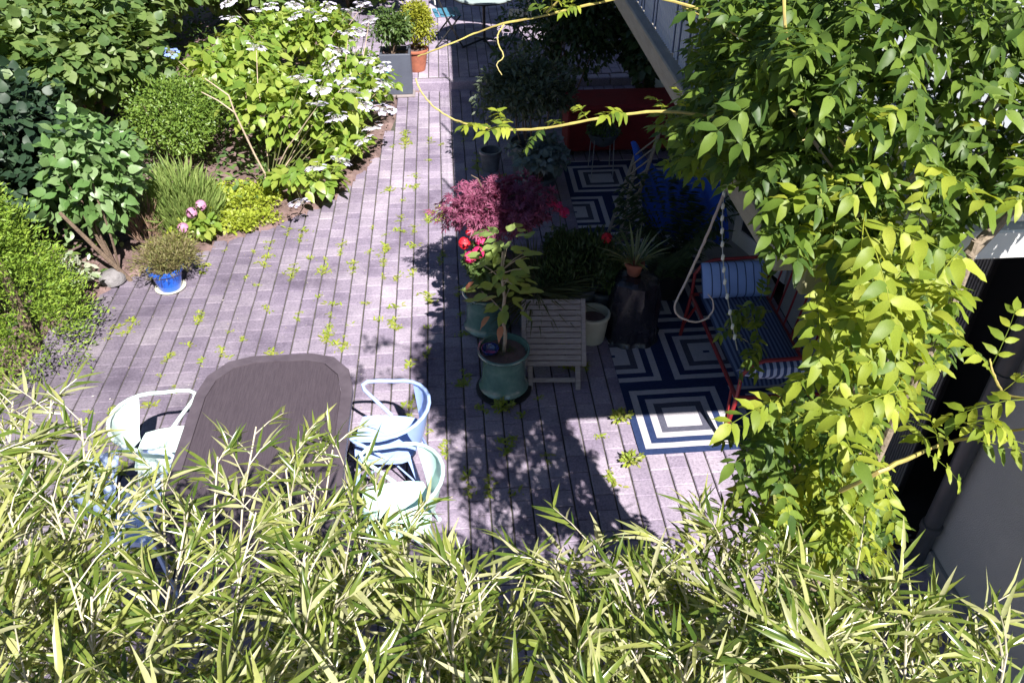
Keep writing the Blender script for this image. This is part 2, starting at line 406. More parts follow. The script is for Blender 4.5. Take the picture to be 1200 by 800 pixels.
# ================================================================== SETTING
EDGE = [(-4.6, 3.2), (-3.75, 4.6), (-3.51, 5.3), (-3.44, 5.85), (-3.24, 6.34), (-2.9, 6.73), (-2.49, 6.99), (-2.07, 7.36), (-1.76, 7.5),
        (-1.21, 8.1), (-0.86, 9.0), (-0.68, 10.3), (-0.66, 11.0)]
def edge_y(x):
    if x <= EDGE[0][0]: return -9
    for (x0, y0), (x1, y1) in zip(EDGE, EDGE[1:]):
        if x0 <= x <= x1: return y0 + (y1 - y0) * (x - x0) / max(1e-6, x1 - x0)
    return 11.0
def in_patio(x, y, m=0.0): return x < 2.85 and y < min(11.0, edge_y(x - m)) and x > -4.6

g = MB().grid(lambda u, v: (-60 + 120 * u, -60 + 120 * v, -0.09), 4, 4).build('ground', M_SOIL); tag(g, kind='structure')
def bedz(x, y):
    if in_patio(x, y, -0.02): return -0.07
    d = math.sin(x * 5.1 + y * 2.3) * 0.012 + math.sin(x * 13 - y * 9) * 0.006
    return 0.012 + d + min(0.10, 0.03 * max(0, -x - 2.5))
bed = MB().grid(lambda u, v: (-11 + 10.6 * u, 2.5 + 17 * v, bedz(-11 + 10.6 * u, 2.5 + 17 * v)), 150, 240).build('garden_bed', M_SOIL, smooth=True)
tag(bed, kind='structure')
# mulch, twigs and pebbles lying on the bed
pts = []
while len(pts) < 2600:
    x, y = rnd.uniform(-5, -0.7), rnd.uniform(3.2, 11)
    if -0.03 < y - edge_y(x) < 1.4: pts.append((x, y, bedz(x, y) + 0.006))
P = np.array(pts); n = len(P)
o = link('bark_mulch', leaf_mesh('bark_mulch', P, rand_dirs(n) * np.array([1, 1, .25]), rand_dirs(n, 2.0), rng.uniform(.015, .05, n), t_small(0.5, 0.5), M_CHIP)); tag(o, 'brown bark mulch strewn along the planting bed', 'mulch', kind='stuff')

# ---- patio pavers
pb = [(x, y) for x, y in EDGE] + [(2.85, 11.0), (2.85, 1.2), (-4.6, 1.2)]
patio = MB().add([(x, y, -0.016) for x, y in pb], [tuple(range(len(pb) - 1, -1, -1))]).build('patio', M_SAND); tag(patio, kind='structure')
CW, JN = 0.14, 0.007
def paver_geo(L, Wd=CW, dome=0.003):
    hx, hy = (Wd - JN - .003) / 2, (L - JN + .0035) / 2; c = 0.006
    vs = []
    for z, k in ((-0.05, 0), (-0.006, 0), (0.0, c)):
        vs += [(-hx + k, -hy + k, z), (hx - k, -hy + k, z), (hx - k, hy - k, z), (-hx + k, hy - k, z)]
    fs = [(8, 9, 10, 11)]
    for i in (0, 1):
        for k in range(4): fs.append((i*4+k, i*4+(k+1)%4, (i+1)*4+(k+1)%4, (i+1)*4+k))
    return vs, fs
LENS = (0.12, 0.14, 0.155, 0.175, 0.21)
PMESH = {}
for L in set(LENS):
    v, f = paver_geo(L); me = bpy.data.meshes.new('paver'); me.from_pydata(v, [], f); me.materials.append(M_PAVER); PMESH[L] = me
cells = []
ci = -33
while ci * CW < 2.78:
    x = ci * CW + CW / 2; ci += 1
    y = 1.3 + rnd.random() * 0.2
    while y < 11.0:
        L = rnd.choice(LENS)
        if in_patio(x, y + L, 0.0) or in_patio(x, y, 0.0): cells.append((x, y + L / 2, L))
        y += L
def pvis(x, y):
    px, py, t = proj(x, y, 0)
    if 418 < px < 820 and 482 < py < 640: return True
    if 15 < px < 545 and 270 < py < 470 and not (215 < px < 412 and py > 425): return True
    return False
vis = sorted([c for c in cells if pvis(c[0], c[1])], key=lambda c: proj(c[0], c[1], 0)[2])
near = set(vis[:298])
rest = MB()
for c in cells:
    x, y, L = c
    rz, rx, ry, dz = rnd.uniform(-.012, .012), rnd.uniform(-.008, .008), rnd.uniform(-.008, .008), rnd.uniform(-.004, .002)
    if c in near:
        o = link('paver', PMESH[L], None, patio); o.location = (x, y, dz); o.rotation_euler = (rx, ry, rz)
    else:
        M = Matrix.Translation((x, y, dz)) @ Matrix.Rotation(rz, 4, 'Z') @ Matrix.Rotation(rx, 4, 'X') @ Matrix.Rotation(ry, 4, 'Y')
        v, f = paver_geo(L); rest.add([M @ Vector(p) for p in v], f)
tag(rest.build('paver_field', M_PAVER, patio), kind='stuff')

# ---- raised terrace with a stone kerb
terr = MB().box(-1.6, 4.2, 11.17, 21, -0.05, 0.105).build('terrace', M_SAND); tag(terr, kind='structure')
k = MB(); rest = MB()
x = -1.0
while x < 2.7:
    L = rnd.uniform(0.45, 0.6)
    MB().box(x, x + L - .008, 11.02, 11.166, -0.04, 0.118 + rnd.uniform(-.003, .003), bev=.012).build('kerb_stone', M_PAVER, terr); x += L
ci = -11
while ci * CW < 4.0:
    x = ci * CW + CW / 2; ci += 1; y = 11.17 + rnd.random() * .05
    while y < 19:
        L = rnd.choice(LENS)
        if y + L / 2 > 11.2:
            v, f = paver_geo(L); M = Matrix.Translation((x, y + L / 2, 0.121 + rnd.uniform(-.003, .002))) @ Matrix.Rotation(rnd.uniform(-.01, .01), 4, 'X')
            rest.add([M @ Vector(p) for p in v], f)
        y += L
tag(rest.build('paver_field', M_PAVER, terr), kind='stuff')

# ================================================================== HOUSE
house = tag(empty('house', (2.8, 3.0, 0)), 'house with grey rendered wall, white balcony and dark garden door', 'house')
HL = Matrix.Translation((-2.8, -3.0, 0))
def hp(name, m, *boxes, parent=None, bev=0.0, smooth=None):
    b = MB()
    for q in boxes: b.box(*q, M=HL, bev=bev)
    return b.build(name, m, parent or house, smooth)
hp('wall', M_RENDER, (2.8, 3.1, -1.5, 3.12, 0, 2.87))
hp('wall', M_RENDER, (2.8, 3.1, 4.32, 5.75, 0, 2.87))
hp('wall', M_RENDER, (2.8, 3.1, 7.05, 11.0, 0, 2.87))
hp('lintel', M_RENDER, (2.802, 3.1, 3.12, 4.32, 2.12, 2.87))
hp('lintel', M_RENDER, (2.802, 3.1, 5.75, 7.05, 2.12, 2.87))
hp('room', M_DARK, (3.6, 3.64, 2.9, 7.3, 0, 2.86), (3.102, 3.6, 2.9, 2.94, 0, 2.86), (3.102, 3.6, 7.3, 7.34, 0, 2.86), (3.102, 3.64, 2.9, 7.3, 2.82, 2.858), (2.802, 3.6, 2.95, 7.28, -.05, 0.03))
hp('upper_wall', M_RENDER, (4.0, 4.3, 2.3, 11.0, 2.9, 8.4))  # upper storey out of view, made taller to cut sky light in the shade
w1 = hp('window', M_WHITE, (3.95, 3.998, 4.0, 5.4, 3.5, 4.8)); hp('pane', M_GLASS, (3.94, 3.949, 4.06, 4.68, 3.56, 4.74), (3.94, 3.949, 4.72, 5.34, 3.56, 4.74), parent=w1)
# plinth strip along the foot of the wall, door step
hp('plinth', surf('plinth', (0.3, 0.3, 0.3), None, 0.9, 6, .4, 90), (2.774, 2.798, -1.5, 3.0, 0, 0.14))
stp = hp('door_step', surf('step_concrete', (0.34, 0.34, 0.35), None, .85, 5, .4, 90), (2.3, 2.797, 5.9, 7.0, 0.002, 0.13), bev=.012)
# open white garden door
dr = empty('glass_door', (0, 0, 0)); dr.parent = house
Md = HL @ Matrix.Translation((2.86, 5.9, 0.13)) @ Matrix.Rotation(R(18), 4, 'Z')
def dbox(name, m, *bs):
    b = MB()
    for q in bs: b.box(*q, M=Md, bev=.004)
    return b.build(name, m, dr)
dbox('frame', M_WHITE, (0, .06, 0, .09, 0, 1.95), (0, .06, .72, .81, 0, 1.95), (0.001, .059, .09, .72, 0, .16), (0.001, .059, .09, .72, 1.84, 1.95))
dbox('pane', M_GLASS, (.022, .036, .085, .725, .155, 1.845))
dbox('handle', M_PIPE, (-.05, -.03, .74, .76, .95, 1.1), (-.03, .0, .742, .758, 1.02, 1.04))
# frame of the fixed window beside it
fw = hp('window_frame', M_WHITE, (2.83, 2.9, 6.72, 6.8, .13, 2.1), (2.83, 2.9, 6.97, 7.048, .13, 2.1), (2.831, 2.899, 6.8, 6.97, .13, .22))
hp('pane', M_GLASS, (2.855, 2.87, 6.8, 6.97, .22, 2.1), parent=fw)
# dark bay: ribbed upright screen, drawn grille, threshold
sc_ = hp('ribbed_screen', M_BLACKM, (2.83, 2.86, 3.52, 3.86, .03, 2.1))
rib = MB().box(-.012, 0, -.006, .006, 0, 2.05, bev=.003).mesh('rib', surf('rib_metal', (.2, .2, .2), (.14, .14, .14), .4, 20))
for i in range(14):
    o = link('rib', rib, None, sc_); o.location = (2.83 - 2.8, 3.535 + i * .024 - 3.0, .04)
gr = hp('floor_grille', M_BLACKM, (2.56, 2.796, 3.14, 4.3, .004, .02))
slat = MB().box(0, .225, -.008, .008, 0, .018, bev=.003).mesh('slat', MATS['rib_metal'])
for i in range(29):
    o = link('slat', slat, None, gr); o.location = (2.565 - 2.8, 3.17 + i * .039 - 3.0, .021)
# rain pipe at the corner of the bay
pp = MB().tube([(2.745 - 2.8, .04, 0.0), (2.745 - 2.8, .04, 1.2), (2.745 - 2.8, .04, 2.86)], .05, 18).build('rain_pipe', M_PIPE, house, True)
MB().lathe([(.054, 0), (.062, .004), (.062, .05), (.054, .055)], 20, (2.745 - 2.8, .04, .30)).build('collar', M_PIPE, pp, True)
MB().lathe([(.053, 0), (.058, .003), (.058, .03), (.053, .033)], 20, (2.745 - 2.8, .04, 1.5)).build('bracket', M_PIPE, pp, True)
# balcony
BX, BY0, BY1, BZ = 0.94, 2.03, 10.2, 2.93
bal = hp('balcony', surf('balcony_floor', (.34, .36, .40), None, .8, 4), (BX + .1, 3.99, BY0 + .06, BY1 - .06, BZ - .05, BZ + .03))
hp('edge_beam', M_BEAM, (BX, BX + .098, BY0, 4.9, BZ - .05, BZ + .05), parent=bal, bev=.006)
hp('edge_beam', M_BEAM, (BX, BX + .098, 4.905, BY1, BZ - .05, BZ + .05), parent=bal, bev=.006)
hp('front_fascia', M_WHITE, (BX + .25, 3.99, BY0, BY0 + .058, BZ - .04, BZ + .06), parent=bal, bev=.006)
hp('corner_block', surf('olive_timber', (.3, .29, .17), (.2, .19, .1), .8, 8), (BX + .1, BX + .248, BY0 - .002, BY0 + .058, BZ - .14, BZ + .05), parent=bal, bev=.006)
hp('end_fascia', M_WHITE, (BX + .1, 3.99, BY1 - .058, BY1, BZ - .06, BZ + .08), parent=bal)
for y in (3.0, 4.2, 5.4, 6.6, 7.8, 9.0): hp('joist', M_BEAM, (BX + .1, 2.799, y, y + .08, BZ - .16, BZ - .052), parent=bal)
sc2 = hp('reeded_screen', surf('reed_screen', (.07, .10, .2), (.045, .07, .15), .5, 4), (BX + .055, BX + .06, BY0 + .1, BY1 - .05, BZ + .06, BZ + .37), parent=bal)
rd = MB().tube([(0, 0, 0), (0, 0, .315)], .0055, 5).mesh('reed', surf('reed_white', (.55, .6, .7), (.3, .36, .5), .35, 30), True)
y = 2.5
while y < 7.4:
    o = link('reed', rd, None, sc2); o.location = (BX + .05 - 2.8, y - 3.0, BZ + .058); y += .03 * (1 if rnd.random() < .8 else 2)
pmesh = MB().box(-.012, .012, -.012, .012, 0, .86, bev=.003).mesh('rail_post', M_WHITE)
y = BY0 + .2
while y < BY1:
    o = link('rail_post', pmesh, None, bal); o.location = (BX + .082 - 2.8, y - 3.0, BZ + .03); y += 1.5
for zz in (.55, .72, .88):
    MB().tube([(BX + .082 - 2.8, BY0 + .06 - 3.0, BZ + zz), (BX + .082 - 2.8, BY1 - 3.0, BZ + zz)], .003, 6).build('rail_wire', M_PIPE, bal, True)
hp('end_rail', M_WHITE, (BX + .08, 3.9, BY0 + .008, BY0 + .05, BZ + .862, BZ + .9), (BX + .25, 3.9, BY0 + .006, BY0 + .052, BZ + .085, BZ + .13), parent=bal, bev=.006)
balu = MB().box(-.016, .016, -.012, .012, .0, .73, bev=.003).mesh('baluster', M_WHITE)
x = BX + .3
while x < 3.9:
    o = link('baluster', balu, None, bal); o.location = (x - 2.8, BY0 + .028 - 3.0, BZ + .131); x += .08
hp('post', M_BEAM, (1.42, 1.52, BY0 + .08, BY0 + .18, 0, BZ - .052), parent=bal, bev=.006)
hp('post', M_BEAM, (BX + .3, BX + .4, BY1 - .2, BY1 - .1, 0, BZ - .052), parent=bal, bev=.006)

# ================================================================== RUGS
M_NAVY = surf('rug_navy', (.028, .045, .12), (.018, .03, .085), .95, 40, .4, 250, spec=.1)
M_LIGHT = surf('rug_light', (.5, .47, .5), (.4, .38, .42), .95, 40, .4, 250, spec=.1)
M_MID = surf('rug_slate', (.1, .1, .14), (.07, .072, .1), .95, 40, .4, 250, spec=.1)
def rug(x0, x1, y0, y1, label):
    W, Hh, b = .78, .74, .052
    nx, ny = int((x1 - x0) / .026), int((y1 - y0) / .026)
    vs, fs, mi = [], [], []
    for j in range(ny + 1):
        for i in range(nx + 1): vs.append((i * .026, j * .026, .009 + .0012 * math.sin(i * .5) * math.sin(j * .37)))
    for j in range(ny):
        for i in range(nx):
            fs.append((j*(nx+1)+i, j*(nx+1)+i+1, (j+1)*(nx+1)+i+1, (j+1)*(nx+1)+i))
            u, v = (i + .5) * .026, (j + .5) * .026
            row = int(v / Hh); vv = v - row * Hh
            uu = (u + (W / 2 if row % 2 else 0)) % W
            d = min(uu, W - uu, vv, Hh - vv)
            q = int(d / b)
            mi.append((0, 1, 0, 1, 2, 1, 0)[min(q, 6)] if not (q == 6) else 1)
    n0 = len(vs)
    X, Y = nx * .026, ny * .026
    me = bpy.data.meshes.new('rug'); 
    vs += [(0, 0, .002), (X, 0, .002), (X, Y, .002), (0, Y, .002)]
    c = (0, nx, ny*(nx+1)+nx, ny*(nx+1))
    for a in range(4): fs.append((n0+a, n0+(a+1)%4, c[(a+1)%4], c[a])); mi.append(0)
    me.from_pydata(vs, [], fs)
    for m in (M_NAVY, M_LIGHT, M_MID): me.materials.append(m)
    me.polygons.foreach_set('material_index', mi); me.update()
    o = link('rug', me); o.location = (x0, y0, 0); tag(o, label, 'rug'); return o
r1 = rug(1.22, 2.56, 4.06, 6.32, 'navy and pale grey rug of nested rectangles under the red bench'); r1.rotation_euler = (0, 0, R(.6))
r2 = rug(1.22, 2.56, 6.44, 8.75, 'navy and pale grey rug of nested rectangles in front of the red box'); r2.rotation_euler = (0, 0, R(-.5))

# ================================================================== DINING TABLE
def oct_poly(x0, x1, y0, y1, c):
    """rectangle with softly rounded corners made of short facets"""
    out = []
    for cx, cy, a0 in ((x1 - c, y0 + c * 1.25, -90), (x1 - c, y1 - c * 1.25, 0), (x0 + c, y1 - c * 1.25, 90), (x0 + c, y0 + c * 1.25, 180)):
        for k in range(4):
            a = R(a0 + k * 30); out.append((cx + c * math.cos(a), cy + c * 1.25 * math.sin(a)))
    return out
tb = tag(empty('dining_table', (-1.21, 3.62, 0)), 'large dark oblong garden table with rounded ends', 'table')
def tpoly(s): return oct_poly(-.50 + s, .50 - s, -.86 + s, .86 - s, .30 - s * .5)
top = MB().prism(tpoly(.075), .70, .728, .003).build('table_top', M_TABLE, tb)
rimb = MB()
po, pi_ = tpoly(0), tpoly(.073); n = len(po)
rv = [(x, y, .688) for x, y in po] + [(x, y, .726) for x, y in po] + [(x * .992, y * .995, .732) for x, y in po] + [(x, y, .732) for x, y in pi_] + [(x, y, .69) for x, y in pi_]
rf = [(r*n+k, r*n+(k+1)%n, (r+1)*n+(k+1)%n, (r+1)*n+k) for r in range(4) for k in range(n)] + [(4*n+k, 4*n+(k+1)%n, (k+1)%n, k) for k in range(n)]
rimb.add(rv, rf); rimb.build('rim', M_TRIM, tb)
MB().box(-.36, .36, -.66, -.62, .63, .687).box(-.36, .36, .62, .66, .63, .687).box(-.36, -.32, -.62, .62, .631, .686).box(.32, .36, -.62, .62, .631, .686).build('apron', M_TRIM, tb)
for sx in (-1, 1):
    for sy in (-1, 1):
        MB().tube([(sx*.38, sy*.68, 0), (sx*.35, sy*.64, .68)], [.022, .028], 10).build('leg', M_TRIM, tb, True)

# ================================================================== METAL ARMCHAIRS
def chair_parts(root, m, m2):
    """bent sheet metal armchair facing +X: seat pan, wrap-round back, one rail that runs from arm to arm, four splayed legs"""
    s = MB()
    def seat(u, v):
        a, b = u * 2 - 1, v * 2 - 1
        k = 1 - .10 * (a * a) * (b * b)
        w_ = .20 + .012 * a
        x, y = a * .2 * k, b * w_ * k
        dip = -.012 * (1 - a * a) * (1 - b * b)
        return (x + .01, y, .445 + dip)
    s.grid(seat, 12, 12)
    s.build('seat', m, root, True)
    # skirt under the seat
    sk = MB(); ring = []
    for a in range(24):
        t = a / 24 * 2 * math.pi; c, d = math.cos(t), math.sin(t)
        q = (abs(c) ** 4 + abs(d) ** 4) ** -.25
        ring.append((.01 + .2 * c * q * .96, .205 * d * q * .96))
    v = [(x, y, .446) for x, y in ring] + [(x * 1.03, y * 1.03, .44) for x, y in ring] + [(x * 1.03, y * 1.03, .40) for x, y in ring] + [(x * .98, y * .98, .40) for x, y in ring]
    f = [(r*24+k, r*24+(k+1)%24, (r+1)*24+(k+1)%24, (r+1)*24+k) for r in range(3) for k in range(24)]
    sk.add(v, f); sk.build('seat_skirt', m, root, True)
    # arm rail
    path = [(.0, -.195, .45), (.06, -.21, .52), (.125, -.226, .59), (.17, -.24, .64), (.178, -.252, .672), (.145, -.262, .69), (.07, -.267, .692)]
    for k in range(13):
        a = R(-90 - k * 15); path.append((-.03 + .25 * math.cos(a) * 1.0, .265 * math.sin(a), .69 + .045 * math.sin(R(k * 15))))
    path += [(x, -y, z) for x, y, z in reversed(path[:7])]
    MB().tube(path, .0125, 10).build('arm_rail', m, root, True)
    # back panel
    def back(u, v):
        a = R(180 + (u - .5) * 118)
        r1, r0 = (.25, .265), (.19, .19)
        rx, ry = r0[0] + (r1[0] - r0[0]) * v ** .8, r0[1] + (r1[1] - r0[1]) * v ** .8
        top = .69 + .045 * math.cos(R((u - .5) * 118))
        nar = 1 - .45 * (1 - v) ** 1.5
        a = R(180 + (u - .5) * 118 * nar)
        return (-.03 + rx * math.cos(a), ry * math.sin(a), .445 + (top - .445) * v)
    MB().grid(back, 18, 8).build('back_panel', m2, root, True)
    for sx, sy in ((1, -1), (1, 1), (-1, -1), (-1, 1)):
        lg = MB()
        t0, t1 = Vector((sx * .165 + .01, sy * .165, .43)), Vector((sx * .225 + (.02 if sx > 0 else -.03), sy * .225, .0))
        for dx, dy in ((.028, 0), (0, .028)):
            q0 = [t0 + Vector((-sx*dx, -sy*dy, 0)), t0, t1, t1 + Vector((-sx*dx*.35, -sy*dy*.35, 0))]
            nrm = Vector((sy * .0025 if dy else 0, sx * .0025 if dx else 0, 0))
            lg.add([p + nrm for p in q0] + [p - nrm for p in q0], [(0,1,2,3), (7,6,5,4), (0,4,5,1), (1,5,6,2), (2,6,7,3), (3,7,4,0)])
        lg.tube([t1 + Vector((0, 0, .012)), t1], .014, 8)
        lg.build('leg', m, root)
    MB().tube([(-.19, -.19, .2), (.19, .19, .24)], .006, 6).tube([(-.19, .19, .2), (.19, -.19, .24)], .006, 6).build('cross_brace', m, root, True)
def chair(loc, rz, c, label, back=None):
    r = empty('metal_armchair', (loc[0], loc[1], 0), rz)
    m = surf('chair_paint_%d' % int(c[0] * 1000), c, tuple(x * .9 for x in c), .32, 9, spec=.6, coat=.3)
    chair_parts(r, m, m)
    return tag(r, label, 'chair', 'metal armchairs round the dining table')
chair((-.50, 3.93), R(176), (.38, .52, .93), 'pale blue metal armchair beside the pale mint one, same table side')
chair((-.42, 3.33), R(188), (.56, .80, .73), 'pale mint metal armchair beside the pale blue one, same table side')
chair((-1.90, 3.93), R(4), (.66, .80, .76), 'whitish green metal armchair with its back to the flower bed')
chair((-1.95, 3.40), R(-12), (.50, .62, .90), 'light blue metal armchair half hidden by bamboo leaves')

# ================================================================== RED BENCH WITH STRIPED CUSHIONS
bn = tag(empty('garden_bench', (2.18, 4.83, 0)), 'red metal bench with striped cushions standing on the rug', 'bench')
def bt(name, pts, r, m=M_RED): return MB().tube(pts, r, 10).build(name, m, bn, True)
bx0, bx1, by0, by1 = -.30, .30, -.66, .60
bt('seat_frame', [(bx0, by0, .40), (bx0, by1, .40), (bx1, by1, .40), (bx1, by0, .40), (bx0, by0, .40)], .016)
for yy in (by0, by1):
    bt('arm', [(bx0, yy, .40), (bx0 + .0, yy, .60), (bx0 + .05, yy, .69), (bx0 + .14, yy, .725), (bx1 - .1, yy, .735), (bx1, yy, .74)], .014)
    bt('leg', [(bx0, yy, .40), (bx0 - .05, yy - .02, .0)], .015); bt('leg', [(bx1, yy, .40), (bx1 + .05, yy, .0)], .015)
    bt('leg_brace', [(bx0 + .01, yy + .14 * (1 if yy < 0 else -1), .395), (bx0 - .04, yy, .08)], .011)
bt('back_rail', [(bx1, by0, .40), (bx1 + .05, by0, .80), (bx1 + .06, 0, .84), (bx1 + .05, by1, .80), (bx1, by1, .40)], .016)
for k in range(7):
    yy = by0 + .15 + k * .16; bt('back_bar', [(bx1, yy, .40), (bx1 + .052, yy, .815)], .008)
def pad(name, m, cx, cy, cz, sx, sy, sz, rot=None, parent=bn):
    b = MB(); n = 16
    M = Matrix.Translation((cx, cy, cz)) @ (rot or Matrix.Identity(4))
    for sgn in (1, -1):
        def fn(u, v):
            a, c = u * 2 - 1, v * 2 - 1
            e = (max(0, 1 - abs(a) ** 3.5) * max(0, 1 - abs(c) ** 3.5)) ** .5
            pin = 1 - .06 * (a * a + c * c - a * a * c * c)
            return M @ Vector((a * sx / 2 * pin, c * sy / 2 * pin, sgn * sz / 2 * e + .004 * math.sin(a * 7 + c * 5)))
        b.grid(fn, n, n) if sgn > 0 else b.grid(lambda u, v: fn(1 - u, v), n, n)
    return b.build(name, m, parent, True)
S1 = stripes('ticking_fine', (.10, .14, .24), (.03, .045, .1), 0, 32, .5)
S2 = stripes('ticking_pale', (.27, .39, .70), (.05, .08, .18), 0, 15, .86)
S3 = stripes('ticking_bold', (.42, .50, .66), (.045, .075, .17), 0, 21, .5)
pad('seat_cushion', S1, 0, -.02, .445, .56, 1.22, .1)
pad('bolster', S2, -.01, .50, .60, .56, .30, .13, Matrix.Rotation(R(52), 4, 'X'))
pad('bolster', S3, -.0, -.57, .575, .56, .30, .13, Matrix.Rotation(R(-40), 4, 'X'))

# ================================================================== FOLDED SLATTED TABLE LEANING BY THE POTS
ft = tag(empty('folding_table', (.71, 4.98, 0)), 'weathered slatted wooden folding table leaning against plant pots', 'table')
Mf = Matrix.Rotation(R(-4), 4, 'Z') @ Matrix.Translation((0, -.05, .13)) @ Matrix.Rotation(R(45), 4, 'X')
MB().box(-.25, -.213, 0, .53, 0, .025, M=Mf, bev=.004).build('side_rail', M_WOOD, ft)
MB().box(.213, .25, 0, .53, 0, .025, M=Mf, bev=.004).build('side_rail', M_WOOD, ft)
for k in range(12):
    MB().box(-.212, .212, .004 + k * .044, .042 + k * .044, .003 + rnd.uniform(-.001, .001), .022 + rnd.uniform(-.001, .0015), M=Mf, bev=.003).build('slat', M_WOOD, ft)
for sx in (-.205, .165):
    MB().box(sx, sx + .04, -.19, .40, -.03, -.005, M=Mf, bev=.004).build('leg', M_WOOD, ft)
MB().box(-.164, .164, -.12, -.085, -.027, -.008, M=Mf, bev=.003).build('stretcher', M_WOOD, ft)

# ================================================================== POTS
def pot(name, loc, prof, m, label, cat='pot', soil=None, fill=None, group=None, seg=32):
    r = tag(empty(name, (loc[0], loc[1], loc[2] if len(loc) > 2 else 0.004)), label, cat, group)
    MB().lathe(prof, seg).build('pot_body', m, r, True)
    if soil:
        MB().lathe([(soil[0], soil[1] - .02), (soil[0], soil[1] - .002), (soil[0] * .6, soil[1] + .006), (0.0, soil[1] + .01)], seg).build('soil', fill or M_SOIL, r, True)
    return r
def prof(r0, r1, h, t=.015, lip=.012, belly=0.0):
    out = [(r0 * .96, 0), (r0, .01)]
    for k in range(1, 6):
        u = k / 6; out.append((r0 + (r1 - r0) * u + belly * math.sin(u * math.pi), h * u))
    out += [(r1, h - .03), (r1 + lip, h - .027), (r1 + lip, h - .004), (r1 + lip * .6, h), (r1 - t, h), (r1 - t - .004, h - .05), (r1 - t - .01, h * .5), (0.001, h * .5)]
    return out
M_GLAZE = surf('green_glaze', (.13, .25, .215), (.08, .17, .15), .22, 7, .15, 30, spec=.7, coat=.6, c3=(.2, .33, .28))
M_BLUEP = surf('blue_glaze', (.01, .12, .62), (.008, .08, .45), .22, 6, spec=.7, coat=.6)
M_CREAM = surf('cream_pot', (.62, .60, .47), (.48, .46, .36), .6, 7)
M_GREYP = surf('grey_pot', (.13, .15, .17), (.08, .09, .1), .5, 8)
M_MOSS = leafmat('moss', [(.05, .09, .02), (.09, .13, .03), (.06, .1, .03)], .7, .1)
gp_prof = [(.17, .02), (.185, .03), (.192, .05), (.178, .075), (.168, .12), (.165, .26), (.172, .345), (.19, .372), (.198, .382), (.196, .394), (.182, .395), (.172, .36), (.165, .3), (.001, .3)]
# glazed pot on a wheeled coaster with a young tree
gp = pot('green_pot', (.31, 4.85), gp_prof, M_GLAZE, 'green glazed pot on a dark wheeled coaster holding a young tree', 'plant pot', (.166, .355))
MB().lathe([(.20, .0), (.215, .004), (.215, .018), (.2, .0195), (.0, .0195)], 32).build('coaster', M_BLACKM, gp, True)
for a in (20, 140, 260):
    MB().lathe([(.0, -.012), (.014, -.012), (.014, .012), (.0, .012)], 10, M=Matrix.Translation((.19 * math.cos(R(a)), .19 * math.sin(R(a)), .014)) @ Matrix.Rotation(R(90), 4, 'X')).build('caster', M_BLACKM, gp, True)
P, o_ = cloud(700, (0, 0, .36), (.16, .16, .035), .1, 4, .5, 31)
link('moss', leaf_mesh('moss', P, rand_dirs(len(P), .8), rand_dirs(len(P), 1), rng.uniform(.012, .03, len(P)), T_NEEDLE, M_MOSS), None, gp)['kind'] = 'stuff'
bw = tag(MB().lathe([(.02, 0), (.045, .006), (.062, .028), (.066, .05), (.062, .05), (.056, .028), (.04, .012), (0, .01)], 24).build('bowl', surf('cobalt_glass', (.02, .05, .22), (.012, .03, .14), .08, 4, spec=.9, coat=.8), None, True), 'small dark blue glass bowl on the soil beside the young tree stem', 'bowl')
bw.location = (.31 - .1, 4.85 - .02, .375)
gp2 = pot('green_pot', (.22, 5.63), gp_prof, M_GLAZE, 'green glazed pot without coaster, planted with trailing red flowers', 'plant pot', (.166, .355))
gp3 = pot('grey_pot', (.62, 5.62), prof(.13, .17, .34), M_GREYP, 'grey pot of arching grass behind the slatted table', 'plant pot', (.15, .31))
cpot = pot('cream_pot', (1.08, 5.42), prof(.105, .135, .27, lip=.006), M_CREAM, 'cream bucket pot of dark soil beside the slatted table', 'plant pot', (.12, .20))
bp_ = pot('blue_pot', (-2.60, 6.46), prof(.095, .145, .225, lip=.014), M_BLUEP, 'bright blue glazed pot with a bushy heather on the paving edge', 'plant pot', (.125, .2))
MB().lathe([(.10, .0), (.128, .004), (.136, .016), (.13, .017), (.118, .009), (0, .008)], 30).build('saucer', M_CREAM, bp_, True)
mp_ = pot('dark_pot', (.35, 6.12), prof(.16, .2, .4), M_GREYP, 'dark grey pot with a purple Japanese maple', 'plant pot', (.18, .36))
# ---------------- plants in those pots
L_YOUNG = leafmat('young_tree_leaf', [(.22, .33, .10), (.29, .39, .12), (.34, .43, .15)], .4, .45)
yt = tag(empty('young_tree', (.31, 4.85, .36)), 'young single-stemmed tree with broad light green leaves in glazed pot', 'tree')
stem_p = [(.0, 0, -.02), (.015, .005, .15), (-.005, .01, .32), (.01, .0, .5), (-.01, .02, .68), (0, .03, .86)]
MB().tube(stem_p, [.015, .014, .013, .011, .009, .006], 8).build('trunk', M_STEM, yt, True)
lm = [leaf_mesh('leaf', np.zeros((1, 3)), np.array([[1., 0, 0]]), np.array([[0, 0, 1.]]), np.array([1.]), t_broad(wd_, .22, cu), L_YOUNG) for wd_, cu in ((.5, .12), (.54, .08), (.46, .2))]
for k in range(72):
    h = rnd.uniform(.40, 1.02); a = rnd.uniform(0, 2 * math.pi); rr = rnd.uniform(.03, .2) * (1.15 - .3 * h)
    o = link('leaf', rnd.choice(lm), None, yt); s = rnd.uniform(.09, .145)
    o.location = (rr * math.cos(a), .02 + rr * math.sin(a), h); o.scale = (s, s, s)
    o.rotation_euler = (rnd.uniform(-.4, .4), rnd.uniform(-.3, .35), a + rnd.uniform(-.5, .5))
br = MB()
for k in range(12):
    h = rnd.uniform(.4, .85); a = rnd.uniform(0, 2 * math.pi)
    br.tube([(0, .015, h - .06), (.09 * math.cos(a), .015 + .09 * math.sin(a), h), (.2 * math.cos(a), .015 + .2 * math.sin(a), h + .04)], [.005, .004, .002], 5)
tag(br.build('twigs', M_STEM, yt, True), kind='stuff')
